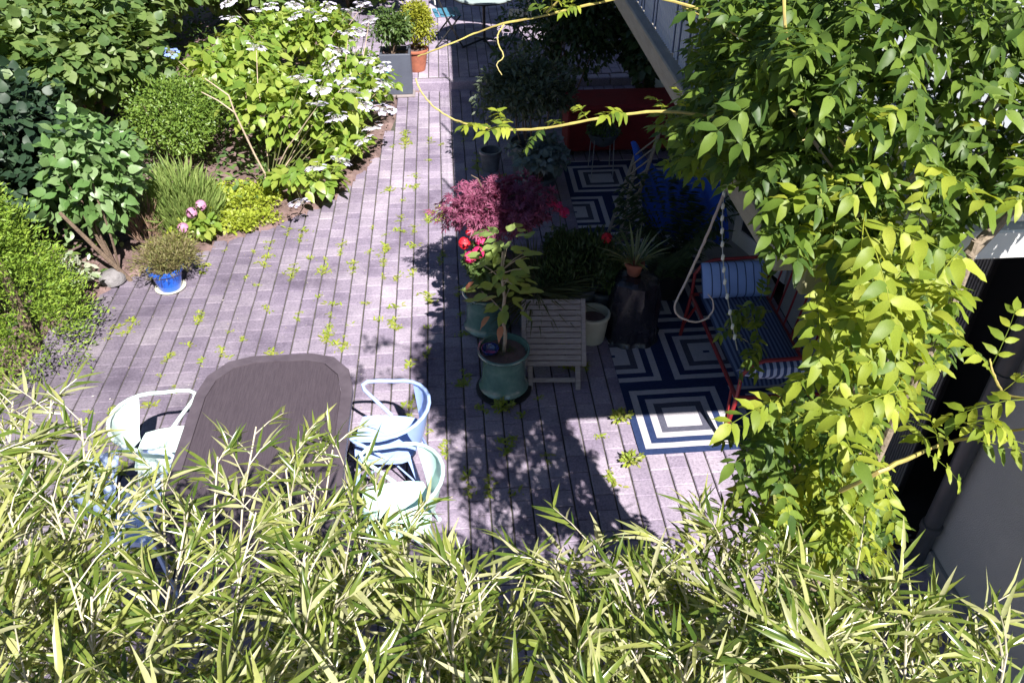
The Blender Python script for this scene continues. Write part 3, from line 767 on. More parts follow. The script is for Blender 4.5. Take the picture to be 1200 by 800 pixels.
M_ORG = leafmat('wilted_leaf', [(.5, .17, .1), (.55, .25, .14)], .5, .3)
for (dx, dy, h, a) in ((-.1, -.06, .38, 3.6), (-.02, -.11, .33, 4.4), (-.2, .03, .62, 3.3)):
    o = link('wilted_leaf', leaf_mesh('wilted_leaf', np.zeros((1, 3)), np.array([[1., 0, 0]]), np.array([[0, 0, 1.]]), np.array([.11]), t_broad(.45, .3, .6), M_ORG), None, yt)
    o.location = (dx, dy, h); o.rotation_euler = (0, .3, a)

L_MAPLE = leafmat('maple_leaf', [(.18, .045, .09), (.3, .08, .16), (.38, .12, .22), (.13, .03, .06)], .5, .35, (1.3, .7, .8))
ma = tag(empty('maple', (.35, 6.12, .37)), 'purple leaved Japanese maple in the dark pot', 'tree')
MB().tube([(0, 0, -.02), (.02, -.03, .18), (-.01, -.08, .34)], [.02, .017, .014], 8).build('trunk', M_BARK, ma, True)
tips = [(rnd.uniform(-.36, .42), rnd.uniform(-.55, .15), rnd.uniform(.5, .82)) for _ in range(13)]
stems(ma, (-.01, -.08, .33), tips, .009, M_BARK, 'branch', .08)
shrub(ma, 'foliage', 1500, (.03, -.22, .62), (.52, .46, .27), T_MAPLE, .062, L_MAPLE, 41, droop=.35, shell=.3, lumps=14, lump_r=.38, flat=.75)

def flower_cluster(m, n=26, r=.045, fl=.028):
    d = rand_dirs(n, .6); P = d * r
    return leaf_mesh('flower_head', np.repeat(P, 4, 0), np.concatenate([unit(np.cross(d, v)) for v in ((1, 0, .2), (-1, 0, -.2), (0, 1, .3), (0, -1, -.3))]).reshape(4, n, 3).transpose(1, 0, 2).reshape(-1, 3), np.repeat(d, 4, 0), np.full(4 * n, fl), t_ovate(.8, .1, .1), m)
M_PINK = leafmat('pink_petal', [(.75, .03, .18), (.85, .08, .3), (.7, .02, .09)], .5, .3, (1.1, .6, .8))
M_REDP = leafmat('red_petal', [(.6, .015, .03), (.75, .03, .06)], .5, .3, (1.2, .6, .7))
L_DARK = leafmat('dark_leaf', [(.03, .06, .022), (.05, .085, .03), (.07, .11, .035)], .45, .25)
L_MID = leafmat('mid_leaf', [(.06, .11, .03), (.09, .15, .04), (.12, .18, .05)], .45, .35)
ge = tag(empty('geranium', (.22, 5.63, .36)), 'red and pink flowered geranium in the coasterless green pot', 'flower')
shrub(ge, 'foliage', 260, (-.02, 0, .3), (.2, .2, .28), t_palmate(5, .5), .06, L_MID, 43, shell=.2)
stems(ge, (0, 0, -.02), [(-.12, -.05, .45), (.05, .1, .5), (-.05, .12, .4)], .006, L_MID)
for k, (dx, dy, dz) in enumerate(((-.12, -.1, .42), (-.16, -.02, .50), (-.06, -.12, .47), (-.10, .03, .56), (-.03, -.02, .52))):
    o = link('flower_head', flower_cluster(M_PINK if k % 2 == 0 else M_REDP, 24, .045), None, ge); o.location = (dx, dy, dz)
pf = tag(empty('geranium', (.92, 6.1, 0.0)), 'magenta flowering geranium in a small pot beside the purple maple', 'flower')
MB().lathe(prof(.08, .11, .22), 24).build('pot_body', M_TERRA, pf, True)
shrub(pf, 'foliage', 300, (0, 0, .45), (.2, .2, .3), t_palmate(5, .5), .06, L_DARK, 44, shell=.2)
stems(pf, (0, 0, .15), [(-.05, .03, .85), (.08, -.03, .7)], .006, L_MID)
for d in ((-.05, .03, .86), (-.01, .0, .82), (-.12, .05, .9)):
    o = link('flower_head', flower_cluster(M_PINK, 22, .04), None, pf); o.location = d

gs = tag(empty('grass_clump', (.62, 5.62, .31)), 'arching olive green grass in the grey pot', 'grass plant')
n = 420; a = rng.uniform(0, 6.28, n); P = np.stack([.1 * rng.random(n) * np.cos(a), .1 * rng.random(n) * np.sin(a), np.zeros(n)], 1)
X = np.stack([np.cos(a) * .55, np.sin(a) * .55, rng.uniform(.4, 1.3, n)], 1)
link('blades', leaf_mesh('blades', P, X, X * np.array([-1, -1, .5]) + np.array([0, 0, .9]), rng.uniform(.28, .5, n), t_ovate(.035, .3, .7, .4, .75, 1, .7), leafmat('olive_blade', [(.09, .11, .04), (.14, .15, .06)], .5, .3)), None, gs)['kind'] = 'stuff'

db = tag(empty('rosemary_bush', (.98, 5.75, 0)), 'dark green bushy rosemary behind the slatted table', 'shrub')
MB().lathe(prof(.14, .18, .36), 28).build('pot_body', M_GREYP, db, True)
for k in range(5): stems(db, (0, 0, .3), [(rnd.uniform(-.25, .25), rnd.uniform(-.2, .2), rnd.uniform(.6, .8))], .01, M_BARK)
P, out = cloud(3600, (0, 0, .56), (.42, .36, .36), .25, 16, .36, 45)
link('foliage', leaf_mesh('foliage', P, unit(out * .6 + rng.normal(size=P.shape) * .35 + np.array([0, 0, .9])), out, rng.uniform(.04, .085, len(P)), t_small(.2, .2), L_DARK), None, db)['kind'] = 'stuff'
dbt = MB()

# heather in the blue pot
L_HEATH = leafmat('heather', [(.14, .15, .05), (.2, .2, .06), (.17, .13, .07), (.23, .22, .08)], .6, .3)
he = tag(empty('heather_bush', (-2.60, 6.46, .2)), 'olive and yellow heather bush spilling from the blue pot', 'shrub')
stems(he, (0, 0, -.02), [(rnd.uniform(-.25, .3), rnd.uniform(-.15, .2), rnd.uniform(.05, .22)) for _ in range(9)], .005, M_BARK)
P, out = cloud(4200, (.04, .07, .10), (.36, .32, .2), .2, 14, .4, 46, zmin=-.17)
link('foliage', leaf_mesh('foliage', P, unit(out + rng.normal(size=P.shape) * .5 + np.array([0, 0, .4])), out, rng.uniform(.025, .06, len(P)), t_small(.22, .2), L_HEATH), None, he)['kind'] = 'stuff'

# black bag-shaped covered barbecue with a potted spider plant on top
M_BAG = surf('black_cover', (.02, .02, .03), (.012, .012, .018), .25, 5, .3, 12, spec=.6)
cv = MB()
def cover(u, v):
    a = u * 2 * math.pi
    r = (.20 - .05 * v ** 2 + .012 * math.sin(a * 5 + v * 3) + .008 * math.sin(a * 9 - v * 6)) * (1 if v < .93 else (1 - v) / .07 * .8 + .2)
    if v < .05: r += .02
    return (r * math.cos(a) * 1.08, r * math.sin(a), .56 * min(1, v / .93) + .01 + (.012 if v > .93 else 0))
cv.grid(cover, 40, 20)
cb = cv.build('covered_grill', M_BAG, None, True); cb.location = (1.42, 5.46, 0); tag(cb, 'glossy black plastic cover over a small grill beside cream pot', 'grill cover')
sp_ = tag(empty('spider_plant', (1.40, 5.5, .575)), 'spiky variegated plant in a terracotta pot on black cover', 'plant')
MB().lathe(prof(.05, .075, .12, .008, .006), 24).build('pot_body', M_TERRA, sp_, True)
n = 46; a = rng.uniform(0, 6.28, n); P = np.zeros((n, 3)); P[:, 2] = .1; P[:, 0] = .03 * np.cos(a); P[:, 1] = .03 * np.sin(a)
X = np.stack([np.cos(a) * .6, np.sin(a) * .6, rng.uniform(.5, 1.6, n)], 1)
link('leaves', leaf_mesh('leaves', P, X, np.stack([-np.cos(a), -np.sin(a), np.full(n, .8)], 1), rng.uniform(.2, .34, n), t_ovate(.07, .4, .35, .35, .7, 1, .75), leafmat('variegated_blade', [(.28, .3, .14), (.1, .15, .06), (.34, .34, .2)], .4, .3)), None, sp_)['kind'] = 'stuff'
rf_ = tag(empty('geranium', (1.22, 5.72, 0)), 'small red flowered geranium in pot behind black cover', 'flower')
MB().lathe(prof(.09, .12, .3), 24).build('pot_body', M_GREYP, rf_, True)
shrub(rf_, 'foliage', 320, (0, 0, .5), (.2, .2, .28), t_palmate(5, .5), .06, L_MID, 48, shell=.2)
o = link('flower_head', flower_cluster(M_REDP, 20, .04), None, rf_); o.location = (-.02, -.02, .8)
stems(rf_, (0, 0, .2), [(-.02, -.02, .8)], .006, L_MID)

# ================================================================== LOUNGE CORNER UNDER THE BALCONY
# wooden folding recliner with a blue cloth thrown over it
M_SLATW = surf('pale_teak', (.33, .27, .21), (.2, .16, .12), .75, 6, .4, 40, stretch=(3, 12, 12))
dc = tag(empty('folding_recliner', (1.72, 6.62, 0)), 'wooden folding recliner with slatted back standing on the far rug', 'chair')
def beam(name, a, b, wd, th, par, m=M_SLATW):
    a, b = Vector(a), Vector(b); d = b - a; M = Matrix.Translation(a) @ d.to_track_quat('X', 'Z').to_matrix().to_4x4()
    return MB().box(0, d.length, -wd/2, wd/2, -th/2, th/2, M=M, bev=.004).build(name, m, par)
A0, A1 = Vector((-.40, -.38, .50)), Vector((-.02, .42, .92))      # near edge of the slatted back, seen side-on
off = Vector((.10, -.05, .12)); B0, B1 = A0 + off * 1.7, A1 + off * 1.7
beam('back_rail', A0, A1, .03, .022, dc); beam('back_rail', B0, B1, .03, .022, dc)
for k in range(8):
    u = (k + .5) / 8; beam('slat', A0.lerp(A1, u), B0.lerp(B1, u), .035, .012, dc)
beam('leg', (-.40, -.38, .5), (-.15, -.1, 0.01), .035, .025, dc); beam('leg', (.0, .42, .92), (-.2, .1, .01), .035, .025, dc)
beam('leg', (.45, -.25, .45), (.2, .1, .01), .035, .025, dc); beam('leg', (.1, -.2, .35), (.5, .2, .01), .035, .025, dc)
beam('seat_rail', (-.36, -.34, .42), (.45, -.25, .45), .035, .025, dc); beam('seat_rail', (-.1, .1, .42), (.5, .15, .45), .035, .025, dc)
for k in range(7): beam('slat', (-.25 + k * .11, -.33 + k * .01, .452), (-.05 + k * .09, .1, .452), .05, .012, dc)
cl = MB()
def drape(u, v):
    x = -.12 + .78 * u; y = .18 - .50 * v + .35 * (1 - u) * (1 - v)
    z = .95 - .15 * u - .45 * v ** 1.4 - .18 * math.sin(u * math.pi) * (1 - v) + .03 * math.sin(u * 17 + v * 3) + .02 * math.sin(u * 31 - v * 5)
    return (x, y + .02 * math.sin(u * 19), z)
cl.grid(drape, 36, 16)
cl.v += [(x, y, z - .006) for x, y, z in cl.v]; nf = len(cl.v) // 2
cl.f += [tuple(i + nf for i in reversed(f)) for f in cl.f]
co = cl.build('blue_cloth', surf('blue_cloth', (.02, .10, .52), (.015, .07, .4), .8, 6, .3, 120), None, True); co.location = (1.78, 6.62, 0)
tag(co, 'bright blue cloth thrown over the wooden recliner', 'cloth')
# dark palm-like plant in front of it
pl = tag(empty('potted_fern', (1.85, 6.05, 0)), 'large dark fern in a black pot between recliner and bench', 'plant')
MB().lathe(prof(.15, .19, .36), 28).build('pot_body', M_BLACKM, pl, True)
n = 2400; a = rng.uniform(0, 6.28, n); u = rng.random(n) ** .7; fr = rng.integers(0, 30, n); fa = fr / 30 * 6.28 + .2 * np.sin(fr * 7.0)
el = .5 + .5 * np.sin(fr * 3.3) ** 2
r = u * .48; P = np.stack([r * np.cos(fa), r * np.sin(fa), .34 + u * 1.0 * el - .35 * u * u], 1)
side = np.where(rng.random(n) < .5, 1, -1)[:, None]; tan = np.stack([-np.sin(fa), np.cos(fa), np.zeros(n)], 1)
X = tan * side + np.stack([np.cos(fa), np.sin(fa), np.full(n, -.2)], 1) * .6
link('fronds', leaf_mesh('fronds', P, X, np.tile([0, 0, 1.], (n, 1)) + rng.normal(size=(n, 3)) * .2, rng.uniform(.07, .13, n), t_small(.2, .2), L_DARK), None, pl)['kind'] = 'stuff'
# red cushion box, wire stand with bowl
rb = tag(empty('storage_box', (1.92, 9.12, 0)), 'deep red cushion box against the dark hedge under the balcony', 'box')
M_REDF = surf('red_fabric', (.27, .02, .022), (.2, .014, .016), .85, 9, .3, 90)
MB().box(-.60, .62, -.25, .25, .05, .5, bev=.02).build('box_body', M_REDF, rb)
MB().box(-.62, .64, -.27, .27, .503, .60, bev=.03).build('lid', M_REDF, rb)
for sx in (-.55, .53):
    for sy in (-.2, .16): MB().box(sx, sx + .04, sy, sy + .04, .0, .052).build('foot', M_BLACKM, rb)
ws = tag(empty('plant_stand', (1.64, 8.42, 0)), 'thin wire plant stand before the red box', 'plant stand')
M_WIRE = surf('pale_wire', (.42, .42, .42), None, .4, 8)
MB().tube([(.15 * math.cos(R(k * 15)), .15 * math.sin(R(k * 15)), .45) for k in range(24)], .006, 6, closed=True).build('ring', M_WIRE, ws, True)
for a in (45, 135, 225, 315): MB().tube([(.15 * math.cos(R(a)), .15 * math.sin(R(a)), .45), (.17 * math.cos(R(a)), .17 * math.sin(R(a)), .01)], .005, 6).build('leg', M_WIRE, ws, True)
bo = tag(empty('planted_bowl', (1.64, 8.42, .44)), 'dark round bowl of trailing leaves set in the wire stand', 'plant pot')
MB().lathe([(.06, -.1), (.12, -.06), (.165, .02), (.18, .06), (.172, .06), (.15, .02), (.0, .015)], 28).build('bowl', M_GREYP, bo, True)
shrub(bo, 'foliage', 300, (0, 0, .1), (.2, .2, .16), T_OV, .05, L_MID, 51, shell=.2)
# dark evergreens at the end of the lounge
def bush(name, base, h, n, c, rad, tp, size, m, seed, label, cat='shrub', group=None, stem_n=6, stem_r=.012, kw=None):
    r = tag(empty(name, (base[0], base[1], base[2] if len(base) > 2 else 0)), label, cat, group)
    stems(r, (0, 0, -.02), [(c[0] + rnd.uniform(-.5, .5) * rad[0], c[1] + rnd.uniform(-.5, .5) * rad[1], c[2] + rnd.uniform(-.1, .5) * rad[2]) for _ in range(stem_n)], stem_r, M_BARK)
    shrub(r, 'foliage', n, c, rad, tp, size, m, seed, **(kw or {}))
    return r
L_GREYG = leafmat('grey_green_leaf', [(.06, .085, .055), (.09, .12, .075), (.13, .16, .1)], .45, .3)
ol = bush('olive_bush', (.84, 8.4), 1.4, 4200, (0, 0, .98), (.5, .48, .52), T_LONG, .075, L_GREYG, 61, 'tall grey green shrub in pot shaded by the balcony', kw=dict(shell=.2, lumps=16, lump_r=.36, droop=.1))
MB().lathe(prof(.17, .22, .42), 28).build('pot_body', M_GREYP, ol, True)
sg = bush('sage_plant', (.88, 7.78), .8, 520, (0, 0, .58), (.34, .32, .2), T_BROAD, .085, leafmat('blue_sage_leaf', [(.12, .17, .16), (.17, .22, .22), (.1, .14, .13)], .6, .2), 62, 'blue grey leaved plant in pot before the tall shaded shrub', kw=dict(shell=.2))
MB().lathe(prof(.14, .18, .34), 28).build('pot_body', M_GREYP, sg, True)
kp = tag(MB().lathe(prof(.09, .12, .24, lip=.01), 28).build('empty_pot', surf('rimmed_pot', (.2, .21, .23), (.08, .08, .09), .35, 6), None, True), 'small dark pot with a pale rim beside tall shaded shrub', 'plant pot'); kp.location = (.42, 8.6, .004)
bush('dark_hedge', (1.4, 9.9), 2.2, 5200, (.1, .1, 1.1), (.85, .5, 1.15), T_OV, .085, L_DARK, 63, 'tall dark hedge closing the lounge behind the red box', 'hedge', kw=dict(shell=.4, lumps=18, lump_r=.4))
bush('laurel', (2.42, 9.75), 2.2, 3000, (-.05, 0, 1.1), (.42, .45, 1.15), T_BROAD, .11, L_DARK, 64, 'dark glossy laurel between hedge and house wall', kw=dict(shell=.4, lumps=14, lump_r=.4))
bush('pot_shrub', (1.12, 7.15), .8, 0 + 900, (0, 0, .5), (.22, .22, .26), T_OV, .05, L_DARK, 65, 'low dark shrub in grey pot at the rug edge') if False else None

# ================================================================== TERRACE: TABLE, CHAIRS, PARASOL, PLANTERS
tt = tag(empty('bistro_table', (.55, 12.45, .12)), 'round grey bistro table with crossed black feet on the terrace', 'table')
MB().lathe([(.44, .70), (.455, .705), (.455, .722), (.445, .728), (0, .728)], 40).build('table_top', surf('grey_top', (.30, .36, .36), (.25, .3, .3), .35, 5), tt, True)
MB().lathe([(.446, .685), (.458, .69), (.458, .703), (.446, .704)], 40).build('rim', M_BLACKM, tt, True)
MB().tube([(0, 0, .05), (0, 0, .70)], .022, 12).build('column', M_BLACKM, tt, True)
for a in (20, 110, 200, 290): MB().tube([(0, 0, .10), (.2 * math.cos(R(a)), .2 * math.sin(R(a)), .05), (.36 * math.cos(R(a)), .36 * math.sin(R(a)), .016)], .016, 8).build('foot', M_BLACKM, tt, True)
for a in (65, 155, 245, 335): MB().tube([(0, 0, .55), (.3 * math.cos(R(a)), .3 * math.sin(R(a)), .69)], .01, 6).build('strut', M_BLACKM, tt, True)
def bistro(loc, rz, mb, ms, label):
    r = tag(empty('bistro_chair', (*loc, .12), rz), label, 'chair')
    for sy in (-.19, .19):
        MB().tube([(.2, sy, .01), (-.02, sy, .42), (-.2, sy, .88)], .012, 8).build('back_leg', M_BLACKM, r, True)
        MB().tube([(-.2, sy * .9, .01), (.18, sy * .9, .44)], .012, 8).build('front_leg', M_BLACKM, r, True)
    for k in range(5): MB().box(-.18 + k * .078, -.118 + k * .078, -.2, .2, .448, .464, bev=.004).build('slat', ms, r)
    for k in range(3): MB().box(-.185 - k * .03, -.17 - k * .03, -.2, .2, .62 + k * .09, .68 + k * .09, bev=.004).build('back_slat', mb, r)
    return r
bistro((.0, 12.55), R(8), M_WHITE, surf('teal_slat', (.06, .2, .3), None, .5), 'bistro chair with white back slats and teal seat on the terrace')
bistro((1.1, 12.4), R(172), M_BLACKM, M_BLACKM, 'all black bistro chair opposite the white backed one')
pr = tag(empty('parasol', (1.85, 12.75, .12)), 'grey parasol shading the bistro table', 'parasol')
MB().tube([(0, 0, 0), (0, 0, 2.7)], .024, 12).build('pole', M_PIPE, pr, True)
MB().lathe([(.25, 0), (.26, .02), (.25, .06), (.05, .09), (.03, .3)], 28).build('base', M_PIPE, pr, True)
pv = [(0, 0, 2.75)] + [(1.45 * math.cos(R(k * 45)), 1.45 * math.sin(R(k * 45)), 2.32) for k in range(8)]
MB().add(pv, [(0, 1 + k, 1 + (k + 1) % 8) for k in range(8)]).build('canopy', surf('parasol_cloth', (.4, .4, .4), None, .9, 5), pr)
for k in range(8): MB().tube([(0, 0, 2.72), (1.44 * math.cos(R(k * 45)), 1.44 * math.sin(R(k * 45)), 2.30)], .007, 6).build('rib', M_PIPE, pr, True)

# slate-grey planter and pots at the terrace corner
M_SLATE = surf('slate_planter', (.085, .095, .13), (.065, .072, .1), .5, 5, .15, 40)
pt = tag(empty('tall_planter', (-.69, 10.86, 0)), 'slate grey tall planter box at the terrace step', 'planter')
MB().box(-.20, .20, -.02, .02, .03, .56, bev=.006).build('front_panel', M_SLATE, pt)
MB().box(-.20, -.17, .022, .36, .03, .55, bev=.004).box(.17, .2, .022, .36, .03, .55, bev=.004).box(-.168, .168, .33, .36, .03, .55, bev=.004).build('side_panels', M_SLATE, pt)
MB().box(-.23, .23, -.06, .40, .0, .028, bev=.006).build('base_plate', surf('plinth_stone', (.26, .22, .22), None, .9, 9), pt)
MB().box(-.166, .166, .024, .328, .3, .5).build('soil', M_SOIL, pt)
L_BRIGHT = leafmat('bright_leaf', [(.13, .22, .04), (.19, .28, .05), (.25, .33, .07)], .42, .4)
bush('planter_shrub', (-.72, 11.0, .5), .6, 1500, (0, .05, .3), (.32, .3, .34), T_LONG, .075, L_MID, 66, 'mid green leafy shrub growing from the slate planter', kw=dict(shell=.2, lumps=12))
tp_ = pot('terracotta_pot', (-.44, 11.5, .12), prof(.12, .165, .3, lip=.018), M_TERRA, 'terracotta pot at the terrace corner behind the slate planter', 'plant pot', (.14, .27))
L_GOLD = leafmat('golden_leaf', [(.26, .29, .03), (.36, .37, .04), (.2, .25, .03)], .5, .4)
bush('golden_shrub', (-.44, 11.5, .40), .8, 4200, (0, .02, .34), (.33, .33, .44), T_SMALL, .045, L_GOLD, 67, 'clipped golden yellow shrub in the terracotta pot', kw=dict(shell=.5, lumps=10))
wp = tag(empty('watering_can', (-1.12, 10.75, 0)), 'turquoise watering can half hidden behind the hydrangea', 'watering can')
M_TEAL = surf('teal_plastic', (.03, .36, .42), (.02, .28, .34), .35, 6)
MB().lathe([(.11, .01), (.13, .02), (.13, .26), (.10, .30), (.06, .31), (.055, .30), (.0, .28)], 24).build('can_body', M_TEAL, wp, True)
MB().tube([(.12, 0, .06), (.25, 0, .22), (.33, 0, .36)], [.028, .02, .016], 10).build('spout', M_TEAL, wp, True)
MB().tube([(-.12, 0, .06), (-.22, 0, .18), (-.18, 0, .32), (-.05, 0, .38), (.04, 0, .33)], .012, 8).build('handle', M_TEAL, wp, True)

# ================================================================== GARDEN ON THE LEFT
L_HAZEL = leafmat('hazel_leaf', [(.075, .14, .045), (.11, .18, .05), (.15, .22, .06), (.19, .25, .09)], .45, .35)
L_IVY = leafmat('ivy_leaf_shaded', [(.015, .035, .018), (.022, .05, .024), (.035, .07, .03)], .5, .2)  # shade over the ivy corner is put into this dark leaf colour
L_THUJA = leafmat('thuja_spray', [(.14, .24, .03), (.21, .33, .04), (.28, .38, .05)], .55, .3)
L_GLOSS = leafmat('glossy_leaf', [(.09, .18, .05), (.13, .23, .07), (.2, .29, .13)], .4, .3, spec=.5)
L_VARI = leafmat('variegated_leaf', [(.4, .43, .32), (.5, .52, .42), (.12, .2, .07), (.45, .46, .36)], .4, .3)
L_BOX = leafmat('box_leaf', [(.10, .18, .03), (.15, .24, .04), (.2, .29, .05)], .4, .35)
L_LAV = leafmat('lavender_leaf', [(.17, .26, .07), (.24, .33, .09), (.3, .37, .12)], .5, .35)
L_LIME = leafmat('lime_leaf', [(.27, .33, .03), (.36, .41, .05), (.22, .3, .03)], .5, .35)
L_HYD = leafmat('hydrangea_leaf', [(.14, .24, .04), (.2, .31, .05), (.27, .36, .06), (.32, .38, .08)], .4, .42)
hz = [((-4.35, 9.7), (.2, 0, 1.1), (1.15, 1.3, 1.05), 71, 'hazel bush beside the clipped box ball'), ((-5.4, 8.2), (0, 0, 1.15), (1.25, 1.4, 1.2), 72, 'hazel bush above the glossy climber'),
      ((-4.6, 12.2), (.2, 0, 1.1), (1.5, 1.4, 1.15), 73, 'hazel bush behind the clipped box ball'), ((-3.1, 13.6), (0, 0, .95), (1.4, 1.3, .95), 74, 'hazel bush behind the hydrangeas'), ((-6.6, 10.6), (0, 0, 1.3), (1.5, 1.6, 1.4), 75, 'hazel bush deepest in the dark garden corner'),
      ((-1.6, 14.6), (0, 0, .8), (1.1, 1.1, .8), 78, 'hazel bush behind the golden shrub')]
for b, c, rd, sd, lb in hz:
    bush('hazel_bush', b, 2, 3600, c, rd, T_ROUND, .135, L_HAZEL, sd, 'large leaved ' + lb, 'bush', kw=dict(shell=.55, lumps=18, lump_r=.38, flat=.8, droop=.35), stem_r=.03)
bush('ivy_bush', (-4.05, 7.45), 2, 4600, (0, 0, .8), (.75, .95, 1.0), T_ROUND, .10, L_IVY, 76, 'dark ivy mass between conifer and glossy climber', 'bush', kw=dict(shell=.5, lumps=18, lump_r=.4))
bush('ivy_bush', (-4.25, 6.1), 2, 4200, (0, 0, .8), (.6, .7, .9), T_ROUND, .10, L_IVY, 77, 'dark ivy mass behind the bright green conifer', 'bush', kw=dict(shell=.5, lumps=18, lump_r=.4))
# trees out of view, added to block sky light and deepen the shade
for k, (x, y, h, lb) in enumerate(((-8.6, 4.5, 7.5, 'added sky-blocking tree beside the conifer end of the garden'), (-9.2, 9.0, 8.0, 'added sky-blocking tree behind the dark garden corner'), (-8.0, 14.5, 8.0, 'added sky-blocking tree in the far garden corner'), (-3.6, 18.4, 7.0, 'added sky-blocking tree behind the flowery hydrangeas'), (.6, 21.0, 7.5, 'added sky-blocking tree beyond the bistro table'), (4.2, 19.5, 7.5, 'added sky-blocking tree at the terrace end nearest the house'))):
    r = tag(empty('sky_blocking_tree', (x, y, 0)), lb, 'tree')
    MB().tube([(0, 0, -.1), (.05, .02, h * .2), (0, .05, h * .42), (.05, 0, h * .7)], [.2, .16, .13, .05], 9).build('trunk', M_BARK, r, True)
    for q in range(6):
        a_ = q * 1.05 + k; MB().tube([(0, .04, h * (.25 + .05 * q)), (.8 * math.cos(a_), .8 * math.sin(a_), h * (.4 + .05 * q)), (1.5 * math.cos(a_), 1.5 * math.sin(a_), h * (.5 + .05 * q))], [.07, .045, .015], 6).build('limb', M_BARK, r, True)
    shrub(r, 'crown', 3400, (0, 0, h * .55), (2.3, 2.3, h * .5), T_ROUND, .24, L_HAZEL, 200 + k, shell=.35, lumps=22, lump_r=.36)
# conifer: feathery sprays
th = tag(empty('conifer', (-3.48, 5.62, 0)), 'bright green feathery conifer at the patio edge', 'conifer')
MB().tube([(0, 0, -.02), (.01, .01, .7), (0, 0, 1.35)], [.05, .035, .012], 8).build('trunk', M_BARK, th, True)
nb = 460; pp_, dd = [], []
for i in range(nb):
    h = (i + rnd.random()) / nb; z = .06 + 1.42 * h; a = rnd.uniform(0, 6.283); rr = (.50 * (1 - h) ** .55 + .06) * rnd.uniform(.72, 1.12)
    tip = np.array([rr * math.cos(a), rr * math.sin(a), z]); dr_ = unit(np.array([math.cos(a), math.sin(a), .75]))
    for q in range(34):
        u = rnd.uniform(-.22, .03); sd = rng.normal(size=3) * .045
        pp_.append(tip + dr_ * u * .8 + sd * (1 + u)); dd.append(dr_ + rng.normal(size=3) * .45)
P = np.array(pp_); X = np.array(dd)
link('foliage', leaf_mesh('foliage', P, X, rand_dirs(len(P), .5), rng.uniform(.028, .055, len(P)), t_small(.3, .1), L_THUJA), None, th)['kind'] = 'stuff'
# glossy climber on a leaning stake
gc = bush('glossy_climber', (-3.12, 6.72), 1.5, 1150, (-.02, .1, .86), (.46, .4, .8), T_BROAD, .115, L_GLOSS, 81, 'glossy light green climber leaning on a brown stake', 'climber', kw=dict(shell=.45, lumps=12, lump_r=.42, flat=.55))
MB().tube([(.12, -.1, -.01), (-.05, -.18, .4), (-.22, -.22, .78)], [.022, .02, .016], 7).build('stake', M_BARK, gc, True)
bush('variegated_shrub', (-3.42, 6.42), .4, 260, (0, 0, .25), (.26, .24, .22), T_OV, .085, L_VARI, 82, 'white variegated low shrub at the foot of the glossy climber', kw=dict(shell=.2))
st = MB(); st.lathe([(.10, 0), (.135, .03), (.14, .09), (.11, .15), (.05, .18), (0, .185)], 14)
st.v = [(x * (1 + .12 * math.sin(7 * y + 3 * z)), y * (1 + .1 * math.sin(9 * x)), z * (1 + .15 * math.sin(8 * x + 5 * y))) for x, y, z in st.v]
so_ = st.build('boulder', surf('pale_stone', (.24, .225, .235), (.13, .12, .125), .9, 14, .8, 40), None, True); so_.scale = (.85, .75, .7); so_.location = (-3.14, 6.58, .0); tag(so_, 'pale grey boulder at the foot of the brown stake', 'stone')
bush('box_ball', (-2.98, 8.85), 1, 9500, (0, 0, .58), (.66, .60, .60), T_SMALL, .045, L_BOX, 83, 'rounded box shrub of tiny leaves beside the hydrangea', kw=dict(shell=.62, lumps=16, lump_r=.46, flat=.4))
lv = tag(empty('lavender', (-2.72, 7.62, 0)), 'upright lavender clump below the rounded box shrub', 'herb')
n = 2600; a = rng.uniform(0, 6.28, n); rr = .36 * np.sqrt(rng.random(n)); P = np.stack([rr * np.cos(a), rr * np.sin(a), .05 + .58 * rng.random(n) * (1 - (rr / .42) ** 2)], 1)
X = np.stack([np.cos(a) * rr * 1.6, np.sin(a) * rr * 1.6, np.ones(n)], 1) + rng.normal(size=(n, 3)) * .18
link('foliage', leaf_mesh('foliage', P, X, rand_dirs(n), rng.uniform(.08, .2, n), t_small(.09, .2), L_LAV), None, lv)['kind'] = 'stuff'
dg = tag(empty('dry_grass', (-3.02, 7.3, 0)), 'withered brown grass tuft beside the lavender', 'grass plant')
n = 260; a = rng.uniform(0, 6.28, n); P = np.stack([.09 * np.cos(a), .09 * np.sin(a), .3 * rng.random(n)], 1)
link('blades', leaf_mesh('blades', P, np.stack([np.cos(a) * .3, np.sin(a) * .3, np.ones(n)], 1) + rng.normal(size=(n, 3)) * .25, rand_dirs(n), rng.uniform(.12, .3, n), t_small(.03, .2), surf('dry_blade', (.35, .23, .16), (.22, .14, .1), .8, 30)), None, dg)['kind'] = 'stuff'
for (x, y, rx_, ry_, nn, sd, lb) in ((-2.26, 7.98, .56, .5, 4200, 85, 'lime yellow creeping plant at the hydrangea stems'), (-2.2, 7.5, .38, .24, 1700, 86, 'lime yellow creeping plant beside the pink flowers'), (-2.72, 9.6 - 2.35, .2, .2, 380, 87, 'lime yellow creeping plant below lavender')):
    r = tag(empty('creeping_plant', (x, y, 0.0)), lb, 'ground cover')
    P, out = cloud(nn, (0, 0, .06), (rx_, ry_, .16), .3, 12, .42, sd)
    link('foliage', leaf_mesh('foliage', P, unit(out + rng.normal(size=P.shape) * .6), rand_dirs(len(P), 1.4), rng.uniform(.025, .05, len(P)), t_small(.7, .1), L_LIME), None, r)['kind'] = 'stuff'
pk = tag(empty('pink_hydrangea', (-2.5, 7.28, 0)), 'small plant with pink mophead flowers behind the blue pot', 'flower')
shrub(pk, 'foliage', 120, (0, 0, .16), (.24, .2, .14), T_BROAD, .09, L_HYD, 88, shell=.2)
